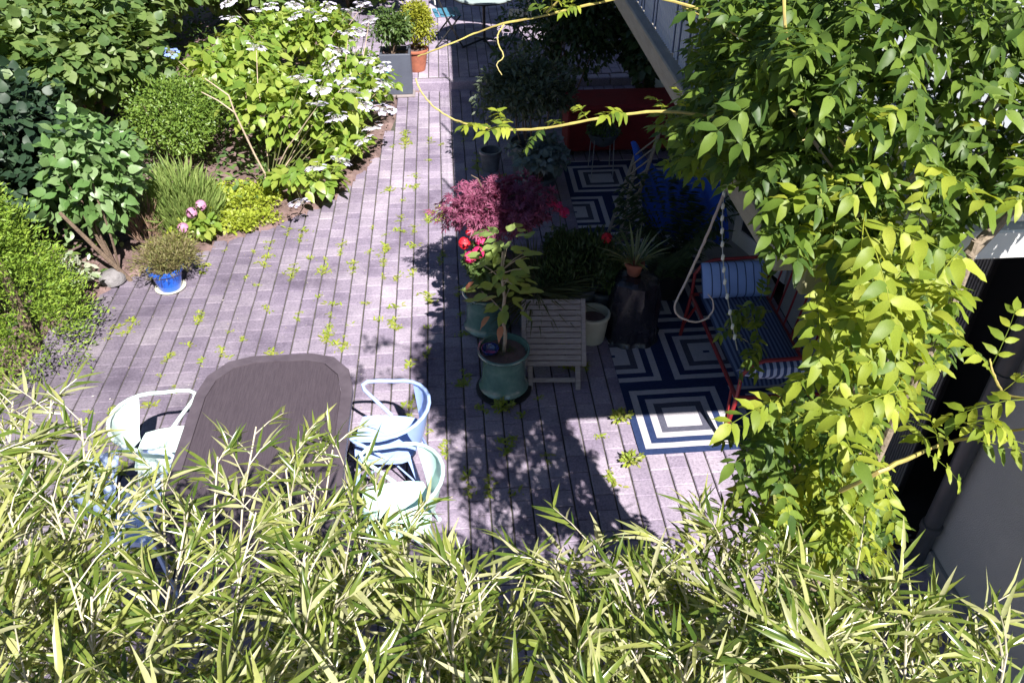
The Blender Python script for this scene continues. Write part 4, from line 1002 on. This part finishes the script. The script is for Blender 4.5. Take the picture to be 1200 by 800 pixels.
M_PALEP = leafmat('pale_pink_petal', [(.6, .3, .45), (.5, .2, .4), (.65, .4, .5)], .6, .3, (1, .8, .9))
for d in ((-.02, -.02, .32), (-.1, -.13, .22), (.06, .05, .36)):
    o = link('flower_head', flower_cluster(M_PALEP, 44, .05, .024), None, pk); o.location = d
stems(pk, (0, 0, 0), [(-.02, -.02, .3), (-.1, -.13, .2), (.06, .05, .34)], .005, L_MID)

# leafy undergrowth that covers the bed between the shrubs
pts = []
while len(pts) < 9000:
    x, y = rnd.uniform(-6.5, -1.0), rnd.uniform(5.6, 14.5)
    d = y - edge_y(x)
    if (d < .55 + .25 * math.sin(x * 4) and x > -3.3) or x > -.95: continue
    if x > -3.25 and y < 8.0 and rnd.random() < .8: continue
    if x <= -3.3 and d < .4 and y < 6.2: continue
    pts.append((x, y, bedz(x, y) + rnd.random() * .22))
P = np.array(pts); n = len(P)
tag(link('undergrowth', leaf_mesh('undergrowth', P, rand_dirs(n) * np.array([1, 1, .5]), rand_dirs(n, 1.6), rng.uniform(.05, .11, n), T_OV, leafmat('undergrowth_leaf', [(.05, .1, .03), (.09, .16, .04), (.15, .22, .05)], .5, .3))), 'low leafy undergrowth covering the planting bed', 'undergrowth', kind='stuff')
# ---- hydrangeas: every leaf and flower head on its own stem
M_LACE = leafmat('lacecap_petal', [(.62, .58, .72), (.72, .68, .8), (.55, .5, .7), (.75, .74, .8)], .6, .3, (1, 1, 1.05))
M_LACEC = leafmat('lacecap_centre', [(.35, .32, .45), (.45, .42, .4), (.3, .3, .2)], .7, .2, (1, 1, 1))
def lacecap(seed):
    g_ = np.random.default_rng(seed); n = 11
    a = np.arange(n) / n * 6.283 + g_.normal(size=n) * .15; r = .085 + g_.normal(size=n) * .012
    C = np.stack([r * np.cos(a), r * np.sin(a), .01 + g_.normal(size=n) * .012], 1)
    PP, XX, NN = [], [], []
    for c in C:
        tl = unit(np.array([c[0], c[1], .12]) + g_.normal(size=3) * .02); u = unit(np.cross(tl, [0, 0, 1.])) ; v = np.cross(tl, u); t0 = g_.uniform(0, 1.5)
        nrm = unit(np.array([c[0] * 3, c[1] * 3, 1.0]))
        u = unit(np.cross(nrm, [0, 1, 0])); v = np.cross(nrm, u)
        for k in range(4):
            q = t0 + k * 1.571; PP.append(c); XX.append(u * math.cos(q) + v * math.sin(q)); NN.append(nrm)
    return leaf_mesh('flower_head', np.array(PP), np.array(XX), np.array(NN), np.full(len(PP), .03), t_ovate(.95, .05, .1), M_LACE)
LACE = [lacecap(s) for s in (1, 2, 3, 4)]
cc = cloud(130, (0, 0, 0), (.07, .07, .025), .1, 5, .5, 5, zmin=-1)[0]
CENTRE = leaf_mesh('flower_centre', cc, rand_dirs(len(cc)), rand_dirs(len(cc), 1), np.full(len(cc), .014), T_SMALL, M_LACEC)
HLEAF = [leaf_mesh('leaf', np.zeros((1, 3)), np.array([[1., 0, 0]]), np.array([[0, 0, 1.]]), np.array([1.]), t_broad(wd_, fo, cu), L_HYD) for wd_, fo, cu in ((.7, .2, .25), (.78, .12, .35), (.66, .28, .15), (.74, .1, .5))]
def hydrangea(base, c, rad, nleaf, heads, label, seed, nst=10, nfill=0):
    r = tag(empty('hydrangea', (base[0], base[1], 0)), label, 'hydrangea')
    P, out = cloud(nleaf * 2, c, rad, .62, 14, .42, seed)
    # keep what faces up or outwards
    k = 0
    for p, d in zip(P, out):
        if d[2] < -.25 or k >= nleaf: continue
        k += 1
        o = link('leaf', rnd.choice(HLEAF), None, r); s = rnd.uniform(.10, .17)
        o.location = p; o.scale = (s, s, s); a = math.atan2(d[1], d[0]) + rnd.uniform(-.7, .7)
        o.rotation_euler = (rnd.uniform(-.35, .35), rnd.uniform(-.25, .65), a)
    if nfill:
        P, out = cloud(nfill, c, np.array(rad) * .9, .35, 14, .42, seed)
        o = link('foliage', leaf_mesh('foliage', P, unit(out + rng.normal(size=P.shape) * .5), rand_dirs(len(P), 1.3), rng.uniform(.09, .15, len(P)), T_BROAD, L_HYD), None, r); o['kind'] = 'stuff'
    tips = []
    for h in heads:
        o = link('flower_head', rnd.choice(LACE), None, r); q = Vector(h) - Vector((base[0], base[1], 0)); s = rnd.uniform(.85, 1.2)
        o.location = q; o.scale = (s, s, s); o.rotation_euler = (rnd.uniform(-.1, .5), rnd.uniform(-.3, .3), rnd.uniform(0, 6))
        ce = link('flower_centre', CENTRE, None, o); tips.append(q - Vector((0, 0, .02)))
    for _ in range(nst): tips.append(Vector((c[0] + rnd.uniform(-.6, .6) * rad[0], c[1] + rnd.uniform(-.6, .6) * rad[1], c[2] + rnd.uniform(-.2, .4) * rad[2])))
    stems(r, (0, 0, -.02), tips[::4], .008, M_STEM); stems(r, (0, 0, -.02), [q for i, q in enumerate(tips) if i % 4], .006, surf('green_stem', (.16, .18, .06), (.1, .1, .04), .7, 20))
    return r
H1 = [G(px, py, z) for px, py, z in ((372, 122, 1.0), (352, 92, 1.2), (375, 105, 1.1), (388, 78, 1.15), (300, 55, 1.25), (412, 107, .95), (425, 122, .8), (395, 138, .85), (405, 95, 1.05))]
H0 = [G(px, py, z) for px, py, z in ((350, 238, .3), (400, 188, .5), (370, 197, .5))]
hydrangea((-2.0, 8.35), (.25, .4, .66), (.9, .82, .56), 290, H1, 'large lacecap hydrangea with bare pale stems beside the path', 91, 2, 520)
hydrangea((-1.6, 8.0), (.06, .0, .26), (.46, .34, .24), 90, H0, 'low hydrangea leaning over the paving below the large one', 92, 2, 40)
H2 = [G(px, py, z) for px, py, z in ((408, 40, 1.05), (420, 38, 1.05), (432, 72, .95), (448, 80, .85), (450, 98, .75), (455, 130, .6), (440, 105, .8), (446, 128, .65), (432, 25, 1.05), (395, 60, 1.1))]
hydrangea((-1.3, 9.75), (-.02, 0, .52), (.7, 1.1, .5), 280, H2, 'lacecap hydrangea thick with white flowers near the slate planter', 93, 4, 420)
H3 = [G(px, py, z) for px, py, z in ((270, 22, 1.2), (318, 8, 1.2), (362, 14, 1.15), (385, 8, 1.15), (408, 12, 1.1), (268, 3, 1.2), (345, 5, 1.2), (346, 20, 1.15), (425, 5, 1.05), (300, 12, 1.2), (375, 22, 1.15))]
hydrangea((-1.95, 11.2), (.05, .15, .68), (1.0, .95, .5), 280, H3, 'lacecap hydrangea full of white flowers in front of the hazels', 95, 5, 700)
hydrangea((-1.25, 8.75), (0, 0, .30), (.40, .62, .28), 150, [G(437, 150, .45), G(425, 165, .5)], 'low hydrangea drooping over the path edge before the flowery one', 96, 2, 120)
hydrangea((-2.5, 9.85), (-.05, .1, .78), (.68, .68, .46), 200, [G(200, 62, 1.1)], 'hydrangea with a single blue flower between box shrub and hazel', 94, 4, 420)
for o in [x for x in COL.objects if x.get('label', '').startswith('hydrangea with a single')]:
    for ch in o.children:
        if ch.name.startswith('flower_head'):
            ch.data = ch.data.copy(); ch.data.materials[0] = leafmat('blue_petal', [(.2, .3, .75), (.3, .4, .8)], .6, .3, (1, 1, 1.1))
# two bare pale branches in front of the big hydrangea
hb = tag(empty('bare_branch', (-2.12, 8.2, 0)), 'bare pale forked branch standing before the large hydrangea', 'branch')
b0 = onY(322, 213, 8.15) - Vector((-2.12, 8.2, 0)); b1 = onY(275, 132, 8.1) - Vector((-2.12, 8.2, 0)); b2 = onY(236, 108, 8.1) - Vector((-2.12, 8.2, 0)); b3 = onY(240, 92, 8.15) - Vector((-2.12, 8.2, 0)); b4 = onY(268, 112, 8.1) - Vector((-2.12, 8.2, 0))
b0.z = -.01
MB().tube([b0, b0.lerp(b1, .5) + Vector((-.02, 0, .02)), b1, b4, b3], [.011, .01, .009, .008, .005], 7).build('stem', M_STEM, hb, True)
MB().tube([b1, b1.lerp(b2, .5) + Vector((0, 0, .02)), b2], [.008, .007, .005], 7).build('fork', M_STEM, hb, True)

# ================================================================== WISTERIA ON THE BALCONY
L_WIST = leafmat('wisteria_leaf', [(.04, .085, .02), (.075, .135, .025), (.12, .19, .03), (.18, .26, .045), (.055, .105, .025), (.15, .22, .035)], .45, .42, spec=.3)
L_WISY = leafmat('wisteria_young_leaf', [(.20, .27, .03), (.29, .35, .04), (.38, .42, .06), (.12, .2, .03), (.25, .32, .035)], .48, .45, spec=.35)
M_VINE = surf('vine_bark', (.3, .24, .18), (.17, .13, .095), .85, 20, .6, 50)
M_SHOOT = surf('yellow_shoot', (.44, .40, .10), (.3, .21, .08), .55, 30)
def t_compound(pairs, seed, lw=.42):
    g_ = random.Random(seed); parts = []
    lf = t_broad(lw, .25, .28)
    zz = lambda x: .16 * x - .32 * x * x
    for i in range(pairs):
        x = .22 + .70 * i / max(1, pairs - 1)
        for s_ in (-1, 1):
            parts.append(t_place(lf, (x, .006 * s_, zz(x)), s_ * R(g_.uniform(48, 72)), R(g_.uniform(-35, 12)), s_ * R(g_.uniform(-20, 25)), g_.uniform(.25, .34)))
    parts.append(t_place(lf, (.95, 0, zz(.95)), R(g_.uniform(-12, 12)), R(-28), 0, .34))
    b = MB().tube([(0, 0, 0), (.3, 0, zz(.3)), (.65, 0, zz(.65)), (1.0, 0, zz(1.0))], [.009, .007, .005, .003], 4)
    parts.append((np.array(b.v), b.f))
    return t_merge(parts)
TC = [t_compound(p, s) for p, s in ((5, 1), (4, 2), (5, 3), (4, 4), (6, 5), (3, 6))]
def single(tp, m, name='leaf'): return leaf_mesh(name, np.zeros((1, 3)), np.array([[1., 0, 0]]), np.array([[0, 0, 1.]]), np.array([1.]), tp, m)
WG = [single(t, L_WIST) for t in TC]; WY = [single(t, L_WISY) for t in TC]
wi = tag(empty('wisteria', (1.36, 2.0, 0)), 'wisteria climbing the balcony corner with trailing yellow shoots', 'climber')
WB = Vector((1.36, 2.0, 0))
cand = []
def add_leaf(p, d, young, s): cand.append((Vector(p), Vector(d), young, s))
wr = random.Random(21)
WPOLY = [(806,-90),(806,50),(792,118),(764,138),(782,195),(815,215),(845,203),(880,216),(888,290),(915,298),(952,300),(958,330),(940,348),(938,390),(926,445),(905,462),(845,478),(835,500),(868,545),(850,605),(880,650),(1040,670),(1056,625),(1048,560),(1036,485),(1085,455),(1128,400),(1122,350),(1136,302),(1150,243),(1400,225),(1400,-90)]
def inpoly(x, y, poly=WPOLY):
    c = False; n = len(poly)
    for i in range(n):
        (x0, y0), (x1, y1) = poly[i], poly[i - 1]
        if (y0 > y) != (y1 > y) and x < (x1 - x0) * (y - y0) / (y1 - y0) + x0: c = not c
    return c
def try_leaf(p, d, young, s):
    p = Vector(p); d = Vector(d)
    for u in (0, .55, 1.0):
        q = p + d.normalized() * s * u; px, py, t = proj(*q)
        if not inpoly(px, py): return False
    add_leaf(p, d, young, s); return True
def fillw(n, fn):
    k = 0
    for _ in range(n * 8):
        if k >= n: break
        k += bool(try_leaf(*fn()))
# over the long railing
def f1():
    y = BY0 - .2 + 2.0 * wr.random() ** 1.3; x = wr.gauss(BX - .03, .07); z = BZ + wr.uniform(-.05, .75) - .08 * (y - BY0)
    return (x, y, z), (-1 + wr.gauss(0, .6), wr.gauss(-.25, .8), wr.gauss(-.05, .45)), False, wr.uniform(.12, .21)
# over the near end railing and its top
def f2():
    x = BX - .1 + 1.2 * wr.random(); y = wr.gauss(BY0 - .06, .08); z = BZ + wr.uniform(.02, .85)
    return (x, y, z), (wr.gauss(-.2, .8), -1 + wr.gauss(0, .6), wr.gauss(0, .45)), z < BZ + .25 and wr.random() < .6, wr.uniform(.12, .21)
# heaped on the rail, screening the balcony floor
def f3():
    return (BX + 1.1 * wr.random(), BY0 + 1.1 * wr.random(), BZ + wr.uniform(.45, .9)), (wr.gauss(-.3, .8), wr.gauss(-.4, .8), wr.gauss(.2, .4)), False, wr.uniform(.12, .21)
# curtain down the corner post
def f4():
    z = .45 + 2.5 * wr.random()
    return (1.42 + wr.gauss(0, .22), 2.0 + wr.gauss(0, .14), z), (wr.gauss(-.2, .9), -.7 + wr.gauss(0, .6), wr.gauss(-.1, .5)), wr.random() < .4, wr.uniform(.15, .23)
fillw(360, f1); fillw(400, f2); fillw(210, f3); fillw(190, f4)
# bright sprays in front of the corner and under the slab
for px, py, t, n_, sprd in ((965, 350, 2.08, 7, .1), (1010, 400, 2.08, 7, .11), (1080, 330, 2.08, 8, .1), (1060, 260, 2.00, 10, .13), (1130, 250, 2.00, 10, .12), (890, 480, 2.58, 10, .12), (950, 480, 2.48, 8, .12), (1035, 440, 2.08, 7, .1), (1095, 380, 2.08, 7, .08), (890, 240, 2.32, 7, .1), (890, 570, 2.76, 10, .14), (960, 560, 2.67, 10, .14)):
    c = D(px, py, t)
    fillw(n_, lambda: (c + Vector((wr.gauss(0, sprd), wr.gauss(0, sprd), wr.gauss(0, sprd))), (wr.gauss(-.3, .8), -.8 + wr.gauss(0, .5), wr.gauss(-.1, .4)), (py > 240 and px > 895), wr.uniform(.16, .24)))
# a shaded spray hanging over the bench
for px, py in ((878, 372), (900, 385), (890, 352), (872, 402), (905, 365), (895, 405)):
    for _ in range(2): add_leaf(D(px, py, 3.7 + wr.uniform(-.1, .1)), (wr.gauss(-.5, .6), wr.gauss(-.4, .6), wr.gauss(-.1, .3)), False, wr.uniform(.13, .18))
# long shoots
def shoot(pts, r, leaves, m=M_SHOOT, sc=.13, young=.75, up=.4):
    pts = [Vector(p) for p in pts]
    # smooth the path
    q = []
    for i in range(len(pts) - 1):
        a, b, c, d = pts[max(0, i-1)], pts[i], pts[i+1], pts[min(len(pts)-1, i+2)]
        for k in range(6):
            u = k / 6; q.append(.5 * ((2*b) + (c - a) * u + (2*a - 5*b + 4*c - d) * u*u + (3*b - a - 3*c + d) * u**3))
    q.append(pts[-1])
    q = [p + Vector((wr.gauss(0, .0007), wr.gauss(0, .0007), wr.gauss(0, .0007))) for p in q]
    MB().tube([p - WB for p in q], [.66 * r * (1 - .55 * i / len(q)) * wr.uniform(.88, 1.18) for i in range(len(q))], 6).build('shoot', m, wi, True)
    for u in leaves:
        i = int(u * (len(q) - 2)); d = (q[i+1] - q[i]).normalized(); side = d.cross(Vector((0, 0, 1))) * wr.choice((-1, 1))
        add_leaf(q[i], d * .4 + side * .8 + Vector((0, 0, up + wr.gauss(0, .25))), wr.random() < young, sc * wr.uniform(.8, 1.3))
D_ = lambda l: [D(*p) for p in l]
shoot(D_([(900, 160, 2.34), (840, 138, 2.38), (770, 131, 2.42), (700, 139, 2.46), (640, 150, 2.50), (590, 152, 2.54), (545, 145, 2.57), (515, 130, 2.57), (495, 110, 2.57), (487, 92, 2.57)]), .0075, (.3, .36, .42, .47, .53, .58, .62, .18, .22), sc=.11)
shoot(D_([(850, 20, 2.34), (760, -4, 2.38), (700, 4, 2.42), (645, 17, 2.46), (590, 28, 2.50), (555, 40, 2.54), (520, 55, 2.54), (490, 66, 2.57)]), .0065, (.3, .36, .42, .47, .39), sc=.11)
shoot(D_([(592, 27, 2.50), (584, 40, 2.50), (584, 52, 2.50), (590, 66, 2.50), (582, 76, 2.50), (588, 88, 2.50)]), .004, ())
shoot(D_([(640, 15, 2.46), (655, 0, 2.42), (668, -20, 2.34)]), .005, (.3, .7), sc=.14)
shoot(D_([(985, 575, 2.03), (1040, 548, 1.91), (1100, 522, 2.14), (1150, 510, 1.99), (1215, 500, 1.80)]), .0085, (.45, .55, .62, .7, .8, .9, .95, .5, .85), sc=.15, young=1, up=0)
shoot(D_([(1230, 470, 1.80), (1180, 462, 1.90), (1165, 440, 1.95), (1160, 420, 1.95)]), .006, (.2, .45, .7, .9), sc=.15, young=1, up=.3)
shoot(D_([(918, -20, 1.87), (921, 40, 1.87), (930, 90, 2.24), (942, 118, 1.95), (936, 134, 1.95), (926, 128, 1.95)]), .006, (.3, .5), sc=.15)
shoot(D_([(800, 8, 2.42), (840, 28, 2.26), (875, 50, 2.11)]), .006, (.3, .7), sc=.2, young=.3)
shoot(D_([(930, 130, 2.03), (950, 160, 2.03), (975, 195, 2.07), (1005, 215, 2.11)]), .008, (), M_VINE)
shoot(D_([(1010, 210, 2.03), (980, 160, 2.03), (940, 165, 2.03)]), .005, (), M_SHOOT)
# dried runner hanging in a loop, and a thin string with pale beads
shoot(D_([(850, 222, 2.89), (834, 262, 2.90), (820, 295, 2.93), (804, 330, 2.96), (791, 358, 2.96), (798, 372, 2.96), (818, 377, 2.96), (833, 368, 2.96), (836, 355, 2.96), (830, 345, 2.96)]), .0075, (), surf('dried_runner', (.62, .48, .46), (.5, .37, .35), .7, 20))
# woody stems
for k, (a, b, c, d, r_) in enumerate((((1.36, 2.0, 0), (1.46, 1.96, .9), (1.3, 2.02, 1.9), (1.3, 1.98, 2.9), .03), ((1.4, 2.02, 0), (1.3, 2.04, .9), (1.45, 1.98, 1.9), (1.5, 1.97, 3.0), .022), ((1.3, 1.98, 2.85), (1.15, 2.2, 3.2), (1.12, 2.7, 3.35), (1.1, 3.7, 3.3), .018), ((1.5, 1.97, 2.95), (1.7, 2.0, 3.3), (2.0, 1.98, 3.5), (2.4, 2.0, 3.6), .018), ((1.12, 2.3, 3.25), (1.1, 2.9, 3.1), (1.1, 3.4, 3.1), (1.12, 3.9, 3.15), .01))):
    pts = [Vector(p) for p in (a, b, c, d)]; q = []
    for i in range(3):
        for u in range(5): q.append(pts[i].lerp(pts[i+1], u / 5) + Vector((wr.gauss(0, .012), wr.gauss(0, .012), 0)))
    q.append(pts[3])
    MB().tube([p - WB for p in q], [r_ * (1 - .4 * i / len(q)) for i in range(len(q))], 8).build('stem' if k else 'trunk', M_VINE, wi, True)
for _ in range(34):   # bare twigs and dry stalks inside the curtain
    p = Vector((1.38 + wr.gauss(0, .16), 1.98 + wr.gauss(0, .1), wr.uniform(.8, 3.5))); e = p + Vector((wr.gauss(0, .12), wr.gauss(-.05, .1), wr.gauss(.05, .2)))
    if not all(inpoly(*proj(*v)[:2]) for v in (p, e)): continue
    MB().tube([p - WB, p.lerp(e, .5) + Vector((wr.gauss(0, .02), 0, 0)) - WB, e - WB], [.006, .005, .003], 5).build('twig', M_STEM if wr.random() < .5 else M_VINE, wi, True)
def ldist(c): return proj(*c[0])[2] + (3 if not (0 < proj(*c[0])[0] < 1200 and 0 < proj(*c[0])[1] < 800) else 0)
cand.sort(key=ldist)
far = {True: [[], [], [], []], False: [[], [], [], []]}
for i, (p, d, yg, s) in enumerate(cand):
    d = d.normalized() if d.length > 1e-6 else Vector((0, -1, 0))
    if i < 298:
        o = link('leaf', wr.choice(WY if yg else WG), None, wi); o.location = p - WB; o.scale = (s, s, s)
        o.rotation_euler = (wr.uniform(-.4, .4), -math.asin(max(-1, min(1, d.z))), math.atan2(d.y, d.x))
    else:
        f_ = far[yg]; f_[0].append(p - WB); f_[1].append(d); f_[2].append((wr.gauss(0, .3), wr.gauss(0, .3), 1)); f_[3].append(s)
for yg in (True, False):
    f_ = far[yg]
    if not f_[0]: continue
    half = len(f_[0]) // 2
    for a, b, tp in ((0, half, TC[0]), (half, len(f_[0]), TC[4])):
        if b > a:
            me = leaf_mesh('foliage', np.array([tuple(v) for v in f_[0][a:b]]), np.array([tuple(v) for v in f_[1][a:b]]), np.array(f_[2][a:b]), np.array(f_[3][a:b]), tp, L_WISY if yg else L_WIST)
            tag(link('foliage', me, None, wi), kind='stuff')
sb = tag(empty('bead_string', tuple(D(848, 228, 2.89))), 'thin string of pale beads hanging beside the dried runner', 'string')
q = [D(*p) - sb.location for p in ((848, 228, 2.89), (846, 262, 2.90), (847, 300, 2.92), (850, 335, 2.96), (858, 380, 3.00), (864, 410, 3.04))]
MB().tube(q, .002, 5).build('cord', M_WIRE, sb)
for k in range(12):
    u = k / 12 * 4.9; i = int(u); p = q[i].lerp(q[i+1], u - i)
    o = MB().lathe([(0, -.014), (.006, -.008), (.006, .008), (0, .014)], 8).build('bead', M_WHITE, sb, True); o.location = p

# ================================================================== BAMBOO BELOW THE WINDOW
L_BAM = leafmat('bamboo_leaf', [(.06, .11, .02), (.12, .18, .03), (.24, .29, .06), (.38, .40, .13), (.52, .51, .30), (.18, .23, .045), (.08, .13, .025)], .24, .4, (1.2, 1.15, .5), spec=.6)
M_CANE = surf('bamboo_cane', (.58, .52, .42), (.4, .37, .25), .4, 15, spec=.5)
tips = [(-20, 470, 2.9), (15, 470, 2.9), (60, 468, 2.9), (95, 490, 2.85), (40, 510, 2.7), (-30, 540, 2.6), (140, 565, 2.65), (190, 560, 2.75), (110, 575, 2.6), (-40, 620, 2.3), (10, 600, 2.4), (60, 580, 2.5), (300, 500, 2.95), (350, 505, 3.0), (392, 512, 3.05), (405, 545, 2.95), (335, 550, 2.8), (255, 535, 2.8), (370, 570, 2.8), (445, 590, 2.9), (470, 615, 2.85), (430, 625, 2.7), (220, 600, 2.6), (300, 600, 2.6),
        (510, 660, 2.5), (560, 672, 2.4), (630, 665, 2.7), (690, 632, 2.85), (735, 668, 2.7), (660, 680, 2.6), (800, 645, 2.6), (850, 622, 2.6), (880, 625, 2.6), (945, 635, 2.5), (1000, 665, 2.3), (1040, 680, 2.2), (1062, 725, 2.1), (905, 645, 2.5), (975, 690, 2.3), (1135, 722, 2.3), (1180, 765, 2.1), (820, 608, 2.7)]
tips += [(770, 668, 2.5), (800, 690, 2.4), (840, 670, 2.45), (790, 720, 2.3), (870, 700, 2.3), (920, 700, 2.3), (700, 690, 2.5), (600, 690, 2.5), (480, 680, 2.5), (400, 660, 2.5), (540, 700, 2.3), (-60, 700, 2.0), (-20, 760, 1.8), (20, 680, 2.2), (740, 740, 2.2), (960, 740, 2.1)]
br_ = random.Random(5)
for i in range(64):
    px = (i + br_.random()) / 64 * 1310 - 95; py = br_.uniform(640, 920)
    if px > 1040 and py < 790: continue
    if 570 < px < 630 and 690 < py < 770: continue
    tips.append((px, py, 2.55 - (py - 610) / 290 * 1.2 + br_.uniform(-.12, .12)))
NCL = 8
BLAB = ['tall leafy bamboo clump at the conifer end of the row'] + ['tall leafy bamboo clump, %s from the conifer end of the row' % q for q in ('second', 'third', 'fourth')] + ['tall leafy bamboo clump, %s from the house wall end of the row' % q for q in ('fourth', 'third', 'second')] + ['tall leafy bamboo clump at the house wall end of the row']
clumps = [[] for _ in range(NCL)]
for tpx in tips:
    p = D(*tpx); clumps[min(NCL - 1, max(0, int((p.x + 1.9) / 3.3 * NCL)))].append(p)
for ci, cl_ in enumerate(clumps):
    if not cl_: continue
    bx = sum(p.x for p in cl_) / len(cl_); by = max(.5, sum(p.y for p in cl_) / len(cl_) - .35)
    root = tag(empty('bamboo', (bx, by, 0)), BLAB[ci], 'bamboo', 'bamboo clumps edging the patio')
    B0_ = Vector((bx, by, 0)); LP, LX, LN, LS = [], [], [], []
    for tip in cl_:
        b = Vector((bx + br_.uniform(-.22, .22), by + br_.uniform(-.2, .2), 0)); tl = tip - b
        lean = Vector((tl.x, tl.y, 0)); path = []
        for k in range(13):
            u = k / 12; path.append(b + lean * (u ** 2.4) + Vector((0, 0, tip.z * (1 - (1 - u) ** 1.12) * (1.0 + .06 * math.sin(u * math.pi)))))
        path = [p + Vector((br_.gauss(0, .006), br_.gauss(0, .006), 0)) for p in path[:-1]] + [tip]
        MB().tube([p - B0_ for p in path], [.0065 * (1 - .75 * i / 12) + .0012 for i in range(13)], 6).build('cane', M_CANE, root, True)
        tw = MB()
        nbr = 27
        for k in range(nbr):
            u = .42 + .58 * ((k + br_.random()) / nbr) ** .8; f = min(11.999, u * 12); i = int(f); p = path[i].lerp(path[i+1], f - i)
            ax = (path[i+1] - path[i]).normalized(); a = br_.uniform(0, 6.283)
            side = (Vector((math.cos(a), math.sin(a), 0)) - ax * ax.dot(Vector((math.cos(a), math.sin(a), 0)))).normalized()
            d = (side * br_.uniform(.5, 1.0) + ax * br_.uniform(.5, 1.0) + Vector((0, 0, .1))).normalized()
            L = br_.uniform(.08, .26) * (1.25 - .5 * u); e = p + d * L + Vector((0, 0, -.25 * L * L * 4))
            tw.tube([p - B0_, p.lerp(e, .5) + Vector((0, 0, .01)) - B0_, e - B0_], [.0024, .0018, .0012], 4, caps=False)
            nl = br_.randint(5, 9); d2 = (e - p).normalized(); sd2 = d2.cross(Vector((0, 0, 1))).normalized() if abs(d2.z) < .98 else Vector((1, 0, 0))
            for q in range(nl):
                v = .35 + .65 * q / (nl - 1); s_ = 1 if q % 2 else -1
                lx = d2 * br_.uniform(.6, 1.2) + sd2 * s_ * br_.uniform(.25, .85) * (1.15 - .6 * v) + Vector((br_.gauss(0, .15), br_.gauss(0, .15), br_.gauss(-.12, .25)))
                LP.append(tuple(p.lerp(e, v) - B0_)); LX.append(tuple(lx)); LN.append((br_.gauss(0, .45), br_.gauss(-.2, .45), 1)); LS.append(br_.uniform(.07, .135))
        tag(tw.build('twigs', M_CANE, root), kind='stuff')
    o = link('foliage', leaf_mesh('foliage', np.array(LP), np.array(LX), np.array(LN), np.array(LS), T_BAMBOO, L_BAM), None, root); o['kind'] = 'stuff'

# ================================================================== WEEDS IN THE JOINTS
L_WEED = leafmat('weed_leaf', [(.22, .31, .04), (.3, .38, .05), (.38, .40, .08), (.24, .27, .06)], .5, .35)
def weed_mesh(seed):
    g_ = np.random.default_rng(seed); n = int(g_.integers(9, 30)); a = g_.uniform(0, 6.28, n)
    P = np.stack([.016 * g_.normal(size=n) * .5, .03 * g_.normal(size=n), np.full(n, .0)], 1)
    X = np.stack([np.cos(a), np.sin(a), g_.uniform(.1, .9, n)], 1)
    return leaf_mesh('weed', P, X, np.stack([-np.cos(a) * .3, -np.sin(a) * .3, np.ones(n)], 1), g_.uniform(.012, .045, n), t_ovate(.38, .2, .3), L_WEED)
WM = [weed_mesh(s) for s in range(14)]
wn = 0; g3 = random.Random(9)
while wn < 285:
    col = g3.randint(-22, 8); x = col * CW; y = 3.3 + 6.5 * g3.random() ** 1.1
    if not in_patio(x, y + .1): continue
    px, py, t = proj(x, y, 0)
    if -1.75 < x < -.7 and y < 4.5: continue
    if px > 620 and g3.random() < .75: continue
    dens = .35 + .65 * (math.sin(x * 2.1 + 1) * math.sin(y * 1.7) > -.2)
    if g3.random() > dens: continue
    k = g3.choice((1, 1, 1, 2, 3))
    for j in range(k):
        o = link('weed', g3.choice(WM)); o.location = (x + g3.gauss(0, .006), y + j * g3.uniform(.04, .09), -.003); s = g3.uniform(.6, 1.4)
        o.scale = (s, s, s); o.rotation_euler = (0, 0, g3.uniform(0, 6.28)); tag(o, 'small green weed sprouting from a paving joint', 'weed', 'weeds in the paving joints'); wn += 1
tp0, to0 = cloud(90, (0, 0, .03), (.06, .06, .05), .2, 5, .5, 3, zmin=0)
TUFT = leaf_mesh('weed', tp0, unit(to0 + np.array([0, 0, .5])), rand_dirs(len(tp0), 1), rng.uniform(.025, .045, len(tp0)), t_ovate(.5, .2, .3), L_WEED)
for (px, py) in ((728, 490), (590, 478), (740, 540)):
    p = G(px, py); o = link('weed', TUFT); o.location = (p.x, p.y, -.002); o.scale = (1.1, 1.1, 1.1); tag(o, 'bigger leafy weed tuft in the paving near the rug', 'weed', 'weed tufts near the rug')
# fine moss lines along the joints
n = 5200; xs = rng.integers(-24, 9, n) * CW + rng.normal(size=n) * .004; ys = 3.0 + 8 * rng.random(n)
kk = np.array([in_patio(a, b + .1) and math.sin(a * 9 + b * 1.3) + math.sin(b * 3.1 + a * 4) > -.1 for a, b in zip(xs, ys)])
P = np.stack([xs, ys, np.full(n, -.006)], 1)[kk]
tag(link('moss', leaf_mesh('moss', P, rand_dirs(len(P), .6), rand_dirs(len(P), 1), rng.uniform(.006, .02, len(P)), T_NEEDLE, leafmat('joint_moss', [(.16, .17, .05), (.22, .2, .07), (.12, .15, .04), (.25, .2, .1)], .7, .1))), 'fine moss growing along the paving joints', 'moss', kind='stuff')
# dry fallen leaves and petals lying about
M_LITTER = leafmat('litter', [(.4, .36, .34), (.3, .24, .18), (.5, .47, .45)], .7, .1)
n = 420; P = np.stack([rng.uniform(-3.3, .4, n), rng.uniform(3.2, 9.5, n), np.full(n, .004)], 1); kk = np.array([in_patio(a, b) for a, b, c in P]); P = P[kk]
tag(link('fallen_petals', leaf_mesh('fallen_petals', P, rand_dirs(len(P)) * np.array([1, 1, .1]), rand_dirs(len(P), 3), rng.uniform(.008, .022, len(P)), T_SMALL, M_LITTER)), 'tiny dry petals and leaf bits scattered on the paving', 'litter', kind='stuff')
